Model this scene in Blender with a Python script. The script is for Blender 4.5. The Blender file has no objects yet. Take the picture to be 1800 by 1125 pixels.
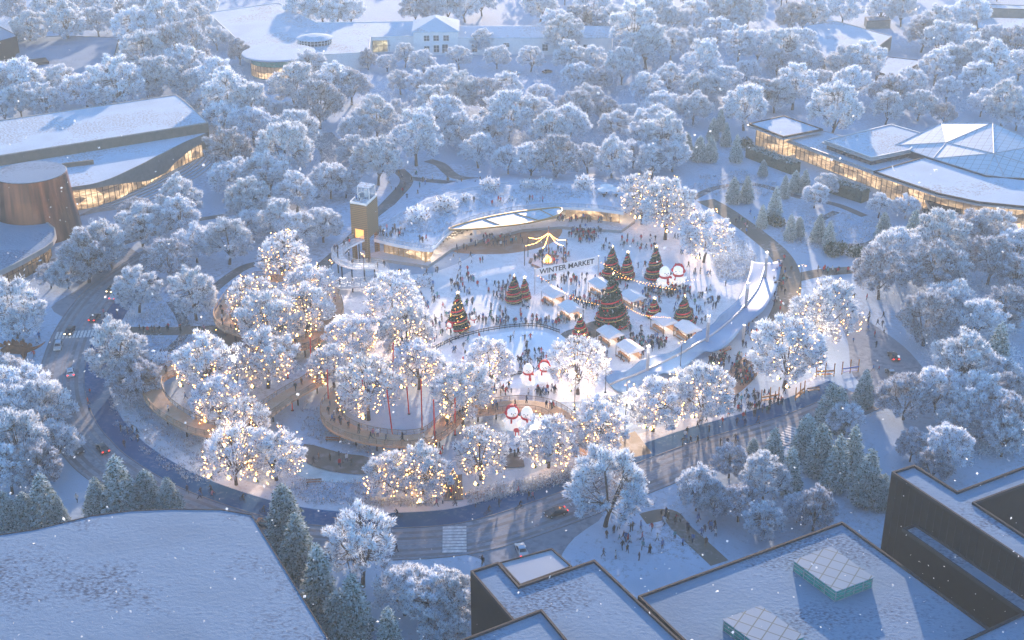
import bpy, math, random
import numpy as np
from mathutils import Vector, Matrix
R = random.Random(11)
NR = np.random.default_rng(5)
SC = bpy.context.scene
COL = SC.collection
# ------------------------------------------------------------------ survey helpers
# The site was surveyed from the photograph: at(x, y, z) is the point at height z (metres)
# seen at picture point (x, y) of the 1800 x 1125 photograph from a camera 145 m above the park.
F, CH, PITCH = 2300.0, 145.0, math.radians(25)
SP, CP = math.sin(PITCH), math.cos(PITCH)
def at(px, py, z=0.0):
    u = (px-900)/F; v = (py-562.5)/F
    t = (CH-z)/(SP+v*CP)
    return Vector((t*u, t*(CP-v*SP), z))
def pix(p):
    dx, dy, dz = p[0], p[1], p[2]-CH
    d = dy*CP - dz*SP
    return 900+F*dx/d, 562.5-F*(dy*SP+dz*CP)/d
def mpp(px, py, z=0.0):            # metres per photo pixel, across the view
    p = at(px, py, z)
    return (p.y*CP-(z-CH)*SP)/F
def ats(pts, z=0.0): return [at(a, b, z) for a, b in pts]
def smooth(pts, n=6, closed=False):
    P = [Vector(p) for p in pts]; out = []; m = len(P)
    if m < 3: 
        return [P[0].lerp(P[-1], i/n) for i in range(n+1)] if m == 2 else P
    rng = range(m) if closed else range(m-1)
    for i in rng:
        p1 = P[i]; p2 = P[(i+1) % m]
        p0 = P[(i-1) % m] if (closed or i > 0) else p1*2-p2
        p3 = P[(i+2) % m] if (closed or i+2 < m) else p2*2-p1
        for k in range(n):
            t = k/n
            out.append(0.5*((2*p1)+(p2-p0)*t+(2*p0-5*p1+4*p2-p3)*t*t+(3*p1-p0-3*p2+p3)*t**3))
    if not closed: out.append(P[-1])
    return out
# ------------------------------------------------------------------ scene objects
def tag(o, label=None, cat=None, group=None, kind=None):
    if label: o['label'] = label
    if cat: o['category'] = cat
    if group: o['group'] = group
    if kind: o['kind'] = kind
    return o
def empty(name, loc=(0, 0, 0), rz=0.0, label=None, cat=None, group=None):
    o = bpy.data.objects.new(name, None); COL.objects.link(o)
    o.location = loc; o.rotation_euler = (0, 0, rz); o.empty_display_size = 0.3
    return tag(o, label, cat, group)
def link(name, mesh, parent=None, loc=None, rot=None, scale=None):
    o = bpy.data.objects.new(name, mesh); COL.objects.link(o)
    if parent: o.parent = parent
    if loc is not None: o.location = loc
    if rot is not None: o.rotation_euler = rot
    if scale is not None: o.scale = scale
    return o
def kids(o): return [c for c in bpy.data.objects if c.parent == o]
class MB:
    """collects shapes for ONE mesh"""
    def __init__(s): s.v = []; s.f = []; s.m = []; s.mi = 0
    def add(s, vs, fs):
        b = len(s.v); s.v += [tuple(p) for p in vs]
        for f in fs: s.f.append(tuple(b+i for i in f)); s.m.append(s.mi)
    def box(s, c, size, rz=0.0, taper=1.0):
        x, y, z = size[0]/2, size[1]/2, size[2]/2; ca, sa = math.cos(rz), math.sin(rz)
        vs = []
        for dz in (-1, 1):
            k = taper if dz > 0 else 1
            for a, b in ((-1, -1), (1, -1), (1, 1), (-1, 1)):
                X, Y = a*x*k, b*y*k
                vs.append((c[0]+X*ca-Y*sa, c[1]+X*sa+Y*ca, c[2]+dz*z))
        s.add(vs, [(3, 2, 1, 0), (4, 5, 6, 7), (0, 1, 5, 4), (1, 2, 6, 5), (2, 3, 7, 6), (3, 0, 4, 7)])
        return s
    def prism(s, poly, z0, z1, top=True, bottom=True, sides=True):
        P = [(p[0], p[1]) for p in poly]
        a = sum(P[i][0]*P[(i+1) % len(P)][1]-P[(i+1) % len(P)][0]*P[i][1] for i in range(len(P)))
        if a < 0: P = P[::-1]
        n = len(P)
        vs = [(x, y, z0) for x, y in P]+[(x, y, z1) for x, y in P]; fs = []
        if bottom: fs.append(tuple(range(n-1, -1, -1)))
        if top: fs.append(tuple(range(n, 2*n)))
        if sides: fs += [(i, (i+1) % n, n+(i+1) % n, n+i) for i in range(n)]
        s.add(vs, fs); return s
    def tube(s, pts, r, n=6, r2=None, cap=True):
        P = [Vector(p) for p in pts]; m = len(P); vs = []; fs = []
        for i, p in enumerate(P):
            d = (P[min(i+1, m-1)]-P[max(i-1, 0)])
            d = d.normalized() if d.length > 1e-9 else Vector((0, 0, 1))
            a = d.orthogonal().normalized() if abs(d.z) > .95 else d.cross(Vector((0, 0, 1))).normalized()
            b = d.cross(a)
            rr = r if r2 is None else r+(r2-r)*i/max(1, m-1)
            for k in range(n):
                t = 2*math.pi*k/n
                vs.append(p+a*(math.cos(t)*rr)+b*(math.sin(t)*rr))
        for i in range(m-1):
            for k in range(n):
                k2 = (k+1) % n
                fs.append((i*n+k, i*n+k2, (i+1)*n+k2, (i+1)*n+k))
        if cap: fs += [tuple(range(n-1, -1, -1)), tuple((m-1)*n+k for k in range(n))]
        s.add(vs, fs); return s
    def lathe(s, prof, c=(0, 0, 0), n=20, sx=1, sy=1):
        vs = []; fs = []
        for r, z in prof:
            for k in range(n):
                t = 2*math.pi*k/n
                vs.append((c[0]+r*math.cos(t)*sx, c[1]+r*math.sin(t)*sy, c[2]+z))
        for i in range(len(prof)-1):
            for k in range(n):
                k2 = (k+1) % n
                fs.append((i*n+k, i*n+k2, (i+1)*n+k2, (i+1)*n+k))
        fs.append(tuple(range(n-1, -1, -1))); fs.append(tuple((len(prof)-1)*n+k for k in range(n)))
        s.add(vs, fs); return s
    def ball(s, c, r, n=10, sz=1.0, sx=1.0, sy=1.0):
        h = max(4, n//2)
        return s.lathe([(max(.001, r*math.sin(math.pi*i/h)), -r*sz*math.cos(math.pi*i/h)) for i in range(h+1)], c, n, sx, sy)
    def ribbon(s, pts, w0, w1, z=None, thick=0.0):
        """strip along pts from offset w0 to w1 (left positive)"""
        P = [Vector(p) for p in pts]; m = len(P); vs = []; fs = []
        k = 4 if thick else 2
        for i, p in enumerate(P):
            d = P[min(i+1, m-1)]-P[max(i-1, 0)]; d.z = 0; d.normalize()
            nn = Vector((-d.y, d.x, 0)); zz = p.z if z is None else z
            f0 = w0[i] if hasattr(w0, '__len__') else w0; f1 = w1[i] if hasattr(w1, '__len__') else w1
            a = p+nn*f0; b = p+nn*f1
            vs += [(a.x, a.y, zz), (b.x, b.y, zz)]
            if thick: vs += [(a.x, a.y, zz-thick), (b.x, b.y, zz-thick)]
        for i in range(m-1):
            o, q = i*k, (i+1)*k
            fs.append((o+1, o, q, q+1))
            if thick: fs += [(o+2, o+3, q+3, q+2), (o, o+2, q+2, q), (o+3, o+1, q+1, q+3)]
        if thick: fs += [(0, 1, 3, 2), ((m-1)*k+1, (m-1)*k, (m-1)*k+2, (m-1)*k+3)]
        s.add(vs, fs); return s
    def mesh(s, name, mats, smooth=False):
        me = bpy.data.meshes.new(name); me.from_pydata(s.v, [], s.f)
        for m in (mats if isinstance(mats, (list, tuple)) else [mats]): me.materials.append(m)
        if any(s.m): me.polygons.foreach_set('material_index', s.m)
        if smooth: me.polygons.foreach_set('use_smooth', [True]*len(me.polygons))
        me.update(); return me
    def build(s, name, mats, parent=None, smooth=False, loc=None, rot=None):
        return link(name, s.mesh(name, mats, smooth), parent, loc, rot)
def quads_mesh(name, V, mats, tone=None):
    """V: (n,4,3) array of quads; tone: per-face attribute"""
    n = len(V); me = bpy.data.meshes.new(name)
    me.vertices.add(n*4); me.vertices.foreach_set('co', V.reshape(-1).astype(np.float32))
    me.loops.add(n*4); me.loops.foreach_set('vertex_index', np.arange(n*4, dtype=np.int32))
    me.polygons.add(n); me.polygons.foreach_set('loop_start', np.arange(0, n*4, 4, dtype=np.int32))
    me.polygons.foreach_set('loop_total', np.full(n, 4, dtype=np.int32))
    if tone is not None:
        at_ = me.attributes.new('tone', 'FLOAT', 'FACE'); at_.data.foreach_set('value', tone.astype(np.float32))
    for m in mats: me.materials.append(m)
    me.update(calc_edges=True); me.validate(); return me
# ------------------------------------------------------------------ materials
M = {}
def nt(name):
    m = bpy.data.materials.new(name); m.use_nodes = True
    t = m.node_tree; M[name] = m
    return m, t, t.nodes, t.links, t.nodes['Principled BSDF']
def plain(name, col, rough=.7, metal=0., var=.12, scale=.6, bump=0.0, spec=.3):
    m, t, N, L, b = nt(name)
    b.inputs['Roughness'].default_value = rough; b.inputs['Metallic'].default_value = metal
    b.inputs['Specular IOR Level'].default_value = spec
    g = N.new('ShaderNodeNewGeometry'); no = N.new('ShaderNodeTexNoise')
    no.inputs['Scale'].default_value = scale; no.inputs['Detail'].default_value = 5
    L.new(g.outputs['Position'], no.inputs['Vector'])
    r = N.new('ShaderNodeValToRGB')
    r.color_ramp.elements[0].position = .3; r.color_ramp.elements[1].position = .7
    r.color_ramp.elements[0].color = tuple(c*(1-var) for c in col)+(1,)
    r.color_ramp.elements[1].color = tuple(min(1, c*(1+var)) for c in col)+(1,)
    L.new(no.outputs['Fac'], r.inputs[0]); L.new(r.outputs[0], b.inputs['Base Color'])
    if bump:
        bp = N.new('ShaderNodeBump'); bp.inputs['Strength'].default_value = bump; bp.inputs['Distance'].default_value = .1
        L.new(no.outputs['Fac'], bp.inputs['Height']); L.new(bp.outputs[0], b.inputs['Normal'])
    return m
def snow(name, col=(.78, .80, .84), dirt=(.22, .2, .19), thr=.62, soft=.07, scale=.9, big=.045, bump=.5, stretch=1.0, grain=4.0, mixdark=1.0, w2=.6):
    """snow lying thin, tufts and litter showing through in patches"""
    m, t, N, L, b = nt(name)
    b.inputs['Roughness'].default_value = .9; b.inputs['Specular IOR Level'].default_value = .05
    g = N.new('ShaderNodeNewGeometry')
    mp = N.new('ShaderNodeMapping'); mp.inputs['Scale'].default_value = (1, stretch, 1); mp.inputs['Rotation'].default_value = (0, 0, .5)
    L.new(g.outputs['Position'], mp.inputs['Vector'])
    n1 = N.new('ShaderNodeTexNoise'); n1.inputs['Scale'].default_value = scale; n1.inputs['Detail'].default_value = 6; n1.inputs['Roughness'].default_value = .65
    n2 = N.new('ShaderNodeTexNoise'); n2.inputs['Scale'].default_value = big; n2.inputs['Detail'].default_value = 3
    n3 = N.new('ShaderNodeTexNoise'); n3.inputs['Scale'].default_value = grain; n3.inputs['Detail'].default_value = 3
    for n in (n1, n2, n3): L.new(mp.outputs[0], n.inputs['Vector'])
    a = N.new('ShaderNodeMath'); a.operation = 'MULTIPLY_ADD'; a.inputs[1].default_value = w2
    L.new(n2.outputs['Fac'], a.inputs[0])
    s2 = N.new('ShaderNodeMath'); s2.operation = 'MULTIPLY'; s2.inputs[1].default_value = .7
    L.new(n1.outputs['Fac'], s2.inputs[0]); L.new(s2.outputs[0], a.inputs[2])
    r = N.new('ShaderNodeMapRange'); r.inputs['From Min'].default_value = thr; r.inputs['From Max'].default_value = thr+soft
    r.inputs['To Max'].default_value = mixdark
    L.new(a.outputs[0], r.inputs['Value'])
    mul = N.new('ShaderNodeMath'); mul.operation = 'MULTIPLY'
    r3 = N.new('ShaderNodeMapRange'); r3.inputs['From Min'].default_value = .4; r3.inputs['From Max'].default_value = .62
    L.new(n3.outputs['Fac'], r3.inputs['Value']); L.new(r.outputs[0], mul.inputs[0]); L.new(r3.outputs[0], mul.inputs[1])
    mx = N.new('ShaderNodeMix'); mx.data_type = 'RGBA'
    mx.inputs[6].default_value = col+(1,); mx.inputs[7].default_value = dirt+(1,)
    L.new(mul.outputs[0], mx.inputs[0])
    v = N.new('ShaderNodeMix'); v.data_type = 'RGBA'; v.blend_type = 'MULTIPLY'; v.inputs[0].default_value = 1
    vr = N.new('ShaderNodeMapRange'); vr.inputs['From Min'].default_value = .3; vr.inputs['From Max'].default_value = .7
    vr.inputs['To Min'].default_value = .8; vr.inputs['To Max'].default_value = 1.05
    L.new(n2.outputs['Fac'], vr.inputs['Value']); L.new(mx.outputs[2], v.inputs[6])
    cb = N.new('ShaderNodeCombineColor'); [L.new(vr.outputs[0], cb.inputs[i]) for i in range(3)]
    L.new(cb.outputs[0], v.inputs[7]); L.new(v.outputs[2], b.inputs['Base Color'])
    bp = N.new('ShaderNodeBump'); bp.inputs['Strength'].default_value = bump; bp.inputs['Distance'].default_value = .25
    L.new(n1.outputs['Fac'], bp.inputs['Height']); L.new(bp.outputs[0], b.inputs['Normal'])
    return m
def planks(name, c1, c2, scale=2.2, rot=0.0, snowy=.0, rough=.7, axis='X'):
    m, t, N, L, b = nt(name); b.inputs['Roughness'].default_value = rough
    g = N.new('ShaderNodeNewGeometry'); mp = N.new('ShaderNodeMapping'); mp.inputs['Rotation'].default_value = (0, 0, rot)
    L.new(g.outputs['Position'], mp.inputs['Vector'])
    w = N.new('ShaderNodeTexWave'); w.bands_direction = axis; w.inputs['Scale'].default_value = scale; w.inputs['Distortion'].default_value = .4; w.inputs['Detail'].default_value = 1
    no = N.new('ShaderNodeTexNoise'); no.inputs['Scale'].default_value = .35; no.inputs['Detail'].default_value = 6
    L.new(mp.outputs[0], w.inputs['Vector']); L.new(mp.outputs[0], no.inputs['Vector'])
    r = N.new('ShaderNodeValToRGB'); r.color_ramp.elements[0].color = tuple(c1)+(1,); r.color_ramp.elements[1].color = tuple(c2)+(1,)
    r.color_ramp.elements[0].position = .05; r.color_ramp.elements[1].position = .45
    L.new(w.outputs['Fac'], r.inputs[0])
    mx = N.new('ShaderNodeMix'); mx.data_type = 'RGBA'; mx.inputs[7].default_value = (.66, .66, .68, 1)
    rr = N.new('ShaderNodeMapRange'); rr.inputs['From Min'].default_value = .48; rr.inputs['From Max'].default_value = .72; rr.inputs['To Max'].default_value = snowy
    L.new(no.outputs['Fac'], rr.inputs['Value']); L.new(rr.outputs[0], mx.inputs[0]); L.new(r.outputs[0], mx.inputs[6])
    L.new(mx.outputs[2], b.inputs['Base Color'])
    return m
def emit(name, col, s):
    m, t, N, L, b = nt(name); b.inputs['Base Color'].default_value = tuple(col)+(1,)
    b.inputs['Emission Color'].default_value = tuple(col)+(1,); b.inputs['Emission Strength'].default_value = s
    return m
def litglass(name, col=(1, .72, .38), s=1.0, bx=2.4, bz=3.2, dark=(.25, .2, .15)):
    """lit interior behind a mullioned glass wall: lamps, shelves and people read as broken warm light"""
    m, t, N, L, b = nt(name); b.inputs['Roughness'].default_value = .15
    g = N.new('ShaderNodeTexCoord')
    no = N.new('ShaderNodeTexNoise'); no.inputs['Scale'].default_value = .42; no.inputs['Detail'].default_value = 9; no.inputs['Roughness'].default_value = .8
    mp = N.new('ShaderNodeMapping'); mp.inputs['Scale'].default_value = (.6, .6, 1.4)
    L.new(g.outputs['Object'], mp.inputs['Vector']); L.new(mp.outputs[0], no.inputs['Vector'])
    r = N.new('ShaderNodeValToRGB'); e = r.color_ramp.elements
    e[0].position = .43; e[0].color = tuple(d*c for d, c in zip(dark, col))+(1,)
    e[1].position = .62; e[1].color = tuple(col)+(1,)
    L.new(no.outputs['Fac'], r.inputs[0])
    vo = N.new('ShaderNodeTexVoronoi'); vo.inputs['Scale'].default_value = .33; L.new(mp.outputs[0], vo.inputs['Vector'])
    vr = N.new('ShaderNodeMapRange'); vr.inputs['From Min'].default_value = .15; vr.inputs['From Max'].default_value = .85; vr.inputs['To Min'].default_value = .25; vr.inputs['To Max'].default_value = 1.5
    sp = N.new('ShaderNodeSeparateColor'); L.new(vo.outputs['Color'], sp.inputs[0]); L.new(sp.outputs[0], vr.inputs['Value'])
    ml = N.new('ShaderNodeVectorMath'); ml.operation = 'SCALE'; L.new(r.outputs[0], ml.inputs[0]); L.new(vr.outputs[0], ml.inputs['Scale'])
    L.new(ml.outputs[0], b.inputs['Emission Color']); b.inputs['Emission Strength'].default_value = s
    b.inputs['Base Color'].default_value = (.12, .11, .1, 1)
    return m
def leafmat(name, stops, transl=.25, hue=None):
    """small sprays of a crown; the tone attribute picks frost, ice-blue frost or bare twig"""
    m, t, N, L, b = nt(name)
    a = N.new('ShaderNodeAttribute'); a.attribute_name = 'tone'
    r = N.new('ShaderNodeValToRGB'); r.color_ramp.interpolation = 'LINEAR'
    e = r.color_ramp.elements
    while len(e) < len(stops): e.new(.5)
    for el, (p, c) in zip(e, stops): el.position = p; el.color = tuple(c)+(1,)
    L.new(a.outputs['Fac'], r.inputs[0])
    oi = N.new('ShaderNodeObjectInfo'); mr = N.new('ShaderNodeMapRange'); mr.inputs['To Min'].default_value = .86; mr.inputs['To Max'].default_value = 1.06
    L.new(oi.outputs['Random'], mr.inputs['Value'])
    mul = N.new('ShaderNodeVectorMath'); mul.operation = 'SCALE'
    L.new(r.outputs[0], mul.inputs[0]); L.new(mr.outputs[0], mul.inputs['Scale'])
    d = N.new('ShaderNodeBsdfDiffuse'); tr = N.new('ShaderNodeBsdfTranslucent'); mx = N.new('ShaderNodeMixShader'); mx.inputs[0].default_value = transl
    L.new(mul.outputs[0], d.inputs[0]); L.new(mul.outputs[0], tr.inputs[0]); L.new(d.outputs[0], mx.inputs[1]); L.new(tr.outputs[0], mx.inputs[2])
    L.new(mx.outputs[0], N['Material Output'].inputs['Surface'])
    return m
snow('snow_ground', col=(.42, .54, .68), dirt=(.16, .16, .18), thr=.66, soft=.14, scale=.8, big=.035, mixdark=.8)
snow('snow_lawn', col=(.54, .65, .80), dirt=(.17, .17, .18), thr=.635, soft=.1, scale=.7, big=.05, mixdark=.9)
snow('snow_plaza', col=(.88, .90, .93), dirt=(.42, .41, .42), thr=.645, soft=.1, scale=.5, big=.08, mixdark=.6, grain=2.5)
snow('snow_roof_shaded', col=(.235, .335, .455), dirt=(.06, .075, .11), thr=.955, soft=.2, scale=1.1, big=.045, mixdark=.85, grain=1.7, stretch=1.5, w2=1.25)  # foreground shade is put into this darker snow colour
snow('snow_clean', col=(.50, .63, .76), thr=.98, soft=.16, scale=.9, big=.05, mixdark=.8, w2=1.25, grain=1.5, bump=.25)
snow('snow_meadow', col=(.60, .73, .88), dirt=(.25, .23, .22), thr=.6, soft=.12, scale=1.3, big=.09, mixdark=.7, bump=1.0)
snow('road_slush', col=(.27, .31, .37), dirt=(.15, .17, .20), thr=.55, soft=.2, scale=.25, big=.06, mixdark=.8, grain=.8, bump=.15)
snow('tyre_slush', col=(.21, .215, .235), dirt=(.4, .41, .44), thr=.6, soft=.12, scale=.4, big=.1, mixdark=.6, grain=1.0, bump=.1)
snow('pavement_snow', col=(.62, .68, .76), dirt=(.4, .39, .4), thr=.62, soft=.15, scale=.5, big=.08, mixdark=.7, grain=1.2, bump=.2)
snow('cycle_blue', col=(.022, .105, .235), dirt=(.22, .30, .40), thr=.63, soft=.16, scale=.5, big=.09, mixdark=.5, grain=1.2, bump=.15)
snow('path_grey', col=(.15, .155, .165), dirt=(.4, .41, .44), thr=.64, soft=.12, scale=.5, big=.12, mixdark=.6, grain=1.2, bump=.2)
snow('path_tan', col=(.20, .18, .155), dirt=(.42, .41, .42), thr=.66, soft=.12, scale=.5, big=.12, mixdark=.6, grain=1.2, bump=.2)
plain('kerb', (.22, .22, .23), .8)
plain('road_paint', (.62, .62, .62), .7, var=.25, scale=1.2)
planks('stage_wood', (.24, .115, .065), (.50, .28, .17), 1.1, .25, .22)
planks('deck_wood', (.30, .17, .09), (.60, .38, .23), 1.3, .6, .25)
planks('board_dark', (.05, .04, .035), (.17, .135, .10), .9, 1.45, .25)
planks('terrace_wood', (.16, .08, .045), (.33, .18, .10), 1.0, 1.0, .3)
plain('ice', (.80, .84, .90), .12, var=.05, scale=.2, spec=.5)
plain('pond_ice', (.32, .42, .47), .2, var=.25, scale=.3, spec=.5)
plain('black_clad', (.006, .007, .009), .6, var=.4, scale=.7, spec=.1)
plain('dark_metal', (.035, .037, .045), .7, .0, spec=.08)
plain('steel', (.45, .47, .5), .4, .6)
plain('rail_bronze', (.20, .14, .085), .5, .3)
plain('white_paint', (.78, .78, .78), .6, var=.06)
plain('render_white', (.72, .73, .74), .8, var=.06)
plain('concrete', (.34, .33, .32), .8)
plain('bronze_fascia', (.19, .15, .11), .5, .2)
plain('grey_fascia', (.16, .165, .155), .55, .1)
plain('gold_trim', (.45, .27, .10), .4, .5)
planks('tower_wood', (.10, .062, .03), (.27, .17, .075), .55, 0, 0, axis='Z')
plain('bark', (.075, .058, .05), .9, var=.35, scale=1.5)
plain('red_paint', (.62, .035, .03), .5, var=.05)
plain('red_cloth', (.62, .03, .045), .7, var=.08)
plain('gold_cloth', (.62, .46, .16), .45, var=.1)
plain('green_paint', (.015, .12, .055), .5)
plain('orange_wood', (.40, .17, .05), .6)
plain('blue_paint', (.03, .12, .42), .5)
plain('snowman_white', (.88, .88, .88), .7, var=.03, scale=3)
_b = M['snowman_white'].node_tree.nodes['Principled BSDF']; _b.inputs['Emission Color'].default_value = (1, .96, .9, 1); _b.inputs['Emission Strength'].default_value = .13   # added glow keeps these white bodies brighter than the snow around
plain('black_paint', (.015, .015, .018), .5)
plain('rust', (.20, .075, .03), .8, var=.35, scale=1.2)
plain('green_glass', (.03, .26, .21), .2, var=.35, scale=1.3, spec=.6)
plain('dark_glass', (.03, .04, .055), .08, var=.2, spec=.7)
plain('window_dark', (.05, .065, .085), .1, var=.3, spec=.6)
plain('tyre', (.02, .02, .022), .8)
plain('canvas', (.80, .81, .83), .8, var=.05)
plain('fabric_wave', (.16, .30, .50), .6, var=.06, scale=.15)
plain('hedge_green', (.06, .09, .07), .9, var=.4, scale=2)
emit('bulb', (1, .45, .10), 14.0)
emit('lantern', (1, .46, .1), 6.0)
emit('small_bulb', (1, .66, .3), 3.0)
emit('headlight', (1, .75, .4), 4.0)
emit('taillight', (1, .04, .02), 1.6)
emit('flame', (1, .36, .06), 3.0)
emit('flame_core', (1, .6, .2), 4.0)
emit('lamp_warm', (1, .36, .09), .6)
litglass('lit_glass', (1, .68, .38), s=.46); litglass('lit_glass_soft', (1, .68, .38), .46); litglass('lit_drum', (.85, .75, .45), .35)
def copper():
    m, t, N, L, b = nt('copper'); b.inputs['Metallic'].default_value = .85; b.inputs['Roughness'].default_value = .24
    g = N.new('ShaderNodeTexCoord'); mp = N.new('ShaderNodeMapping'); mp.inputs['Scale'].default_value = (.35, .35, .015)
    no = N.new('ShaderNodeTexNoise'); no.inputs['Scale'].default_value = 1.0; no.inputs['Detail'].default_value = 3
    L.new(g.outputs['Object'], mp.inputs[0]); L.new(mp.outputs[0], no.inputs['Vector'])
    r = N.new('ShaderNodeValToRGB'); e = r.color_ramp.elements
    e[0].position = .38; e[0].color = (.13, .055, .035, 1); e[1].position = .62; e[1].color = (.56, .22, .11, 1)
    L.new(no.outputs['Fac'], r.inputs[0]); L.new(r.outputs[0], b.inputs['Base Color'])
copper()
def gridglass(name, base, line, sx, sy, bw=.06, rough=.5, glassy=False):
    m, t, N, L, b = nt(name); b.inputs['Roughness'].default_value = rough; b.inputs['Specular IOR Level'].default_value = .08
    g = N.new('ShaderNodeNewGeometry'); mp = N.new('ShaderNodeMapping'); mp.inputs['Scale'].default_value = (1, 1, 1); mp.inputs['Rotation'].default_value = (0, 0, .55)
    L.new(g.outputs['Position'], mp.inputs[0])
    br = N.new('ShaderNodeTexBrick'); br.offset = 0; br.inputs['Scale'].default_value = 1
    br.inputs['Brick Width'].default_value = sx; br.inputs['Row Height'].default_value = sy; br.inputs['Mortar Size'].default_value = bw; br.inputs['Mortar Smooth'].default_value = .3
    br.inputs['Color1'].default_value = tuple(base)+(1,); br.inputs['Color2'].default_value = tuple(c*.94 for c in base)+(1,); br.inputs['Mortar'].default_value = tuple(line)+(1,)
    L.new(mp.outputs[0], br.inputs['Vector'])
    no = N.new('ShaderNodeTexNoise'); no.inputs['Scale'].default_value = .12; L.new(g.outputs['Position'], no.inputs['Vector'])
    mx = N.new('ShaderNodeMix'); mx.data_type = 'RGBA'; mx.blend_type = 'MULTIPLY'; mx.inputs[0].default_value = .5
    L.new(br.outputs['Color'], mx.inputs[6]); L.new(no.outputs['Color'], mx.inputs[7])
    L.new(br.outputs['Color'], b.inputs['Base Color'])
    return m
gridglass('snow_glass', (.48, .60, .70), (.22, .27, .31), 2.6, 2.6, .09)
gridglass('skylight_top', (.16, .27, .38), (.05, .11, .13), 2.35, 2.35, .12)
def clearglass():
    m, t, N, L, b = nt('roof_glass')
    tr = N.new('ShaderNodeBsdfTransparent'); tr.inputs[0].default_value = (.75, .85, .92, 1)
    b.inputs['Base Color'].default_value = (.55, .62, .7, 1); b.inputs['Roughness'].default_value = .25
    mx = N.new('ShaderNodeMixShader'); mx.inputs[0].default_value = .45
    L.new(tr.outputs[0], mx.inputs[1]); L.new(b.outputs[0], mx.inputs[2]); L.new(mx.outputs[0], N['Material Output'].inputs['Surface'])
    m, t, N, L, b = nt('rail_mesh')
    tr = N.new('ShaderNodeBsdfTransparent'); b.inputs['Base Color'].default_value = (.42, .27, .15, 1); b.inputs['Roughness'].default_value = .6
    mx = N.new('ShaderNodeMixShader'); mx.inputs[0].default_value = .35
    L.new(tr.outputs[0], mx.inputs[1]); L.new(b.outputs[0], mx.inputs[2]); L.new(mx.outputs[0], N['Material Output'].inputs['Surface'])
    m, t, N, L, b = nt('rail_glass')
    tr = N.new('ShaderNodeBsdfTransparent'); tr.inputs[0].default_value = (.85, .92, .97, 1)
    b.inputs['Base Color'].default_value = (.45, .5, .56, 1); b.inputs['Roughness'].default_value = .2
    mx = N.new('ShaderNodeMixShader'); mx.inputs[0].default_value = .28
    L.new(tr.outputs[0], mx.inputs[1]); L.new(b.outputs[0], mx.inputs[2]); L.new(mx.outputs[0], N['Material Output'].inputs['Surface'])
clearglass()
FW, FB, TW = (.90, .95, .99), (.62, .74, .90), (.17, .14, .13)
leafmat('frost', [(0, TW), (.10, TW), (.14, FB), (.6, FW), (1, (.94, .97, .99))], .32)
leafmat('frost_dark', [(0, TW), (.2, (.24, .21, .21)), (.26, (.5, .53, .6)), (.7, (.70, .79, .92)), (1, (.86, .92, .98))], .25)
leafmat('spruce', [(0, (.04, .07, .045)), (.2, (.09, .15, .10)), (.3, (.34, .44, .42)), (.55, (.62, .71, .73)), (1, (.82, .87, .89))], .12)
leafmat('xmas_green', [(0, (.008, .03, .018)), (.6, (.018, .065, .035)), (.86, (.04, .10, .06)), (.9, (.32, .36, .36)), (1, (.5, .53, .54))], .1)
leafmat('meadow', [(0, (.24, .2, .17)), (.22, (.30, .27, .25)), (.3, (.44, .54, .66)), (1, (.74, .83, .92))], .3)
leafmat('hedge_leaf', [(0, (.02, .045, .03)), (.5, (.05, .09, .06)), (.6, (.28, .36, .36)), (1, (.6, .66, .68))], .1)
leafmat('flake', [(0, (.85, .85, .86)), (1, (.9, .9, .9))], .3)
# ------------------------------------------------------------------ camera, sky, sun, air
cam = bpy.data.cameras.new('camera'); co = bpy.data.objects.new('camera', cam); COL.objects.link(co)
co.location = (0, 0, CH); co.rotation_euler = (math.pi/2-PITCH, 0, 0)
cam.sensor_width = 36; cam.sensor_fit = 'HORIZONTAL'; cam.lens = F/1800*36; cam.clip_end = 6000; SC.camera = co
SUN_EL, SUN_AZ = math.radians(10.0), math.radians(5.0)
w = bpy.data.worlds.new('World'); SC.world = w; w.use_nodes = True
WN, WL = w.node_tree.nodes, w.node_tree.links
sky = WN.new('ShaderNodeTexSky'); sky.sky_type = 'NISHITA'; sky.sun_disc = False
sky.sun_elevation = SUN_EL; sky.sun_rotation = SUN_AZ; sky.air_density = 1.0; sky.dust_density = 0.0; sky.ozone_density = 4.0
WL.new(sky.outputs[0], WN['Background'].inputs[0]); WN['Background'].inputs[1].default_value = .15
sl = bpy.data.lights.new('sun', 'SUN'); so = bpy.data.objects.new('sun', sl); COL.objects.link(so)
sl.energy = 4.0; sl.angle = math.radians(.5); sl.color = (1, .72, .52)
sd = Vector((math.sin(SUN_AZ)*math.cos(SUN_EL), math.cos(SUN_AZ)*math.cos(SUN_EL), math.sin(SUN_EL)))
so.rotation_euler = (-sd).to_track_quat('-Z', 'Y').to_euler(); so.location = sd*800
vs = SC.view_settings; SC.display_settings.display_device = 'sRGB'; vs.view_transform = 'Standard'; vs.look = 'None'; vs.gamma = 1; vs.exposure = 1.62; vs.use_curve_mapping = False
cy = SC.cycles; cy.use_denoising = True; cy.max_bounces = 8; cy.diffuse_bounces = 5; cy.glossy_bounces = 2; cy.transparent_max_bounces = 8; cy.volume_bounces = 1
cy.sample_clamp_indirect = 4; cy.use_light_tree = True
hz, ht, hN, hL, hb = nt('haze_air')
hN.remove(hb); pv = hN.new('ShaderNodeVolumePrincipled'); pv.inputs['Density'].default_value = .00020; pv.inputs['Color'].default_value = (.74, .90, 1, 1); pv.inputs['Anisotropy'].default_value = .3
hL.new(pv.outputs[0], hN['Material Output'].inputs['Volume'])
o = MB().box((0, 480, 75), (1700, 1500, 154)).build('haze', hz); tag(o, kind='stuff')
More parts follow.
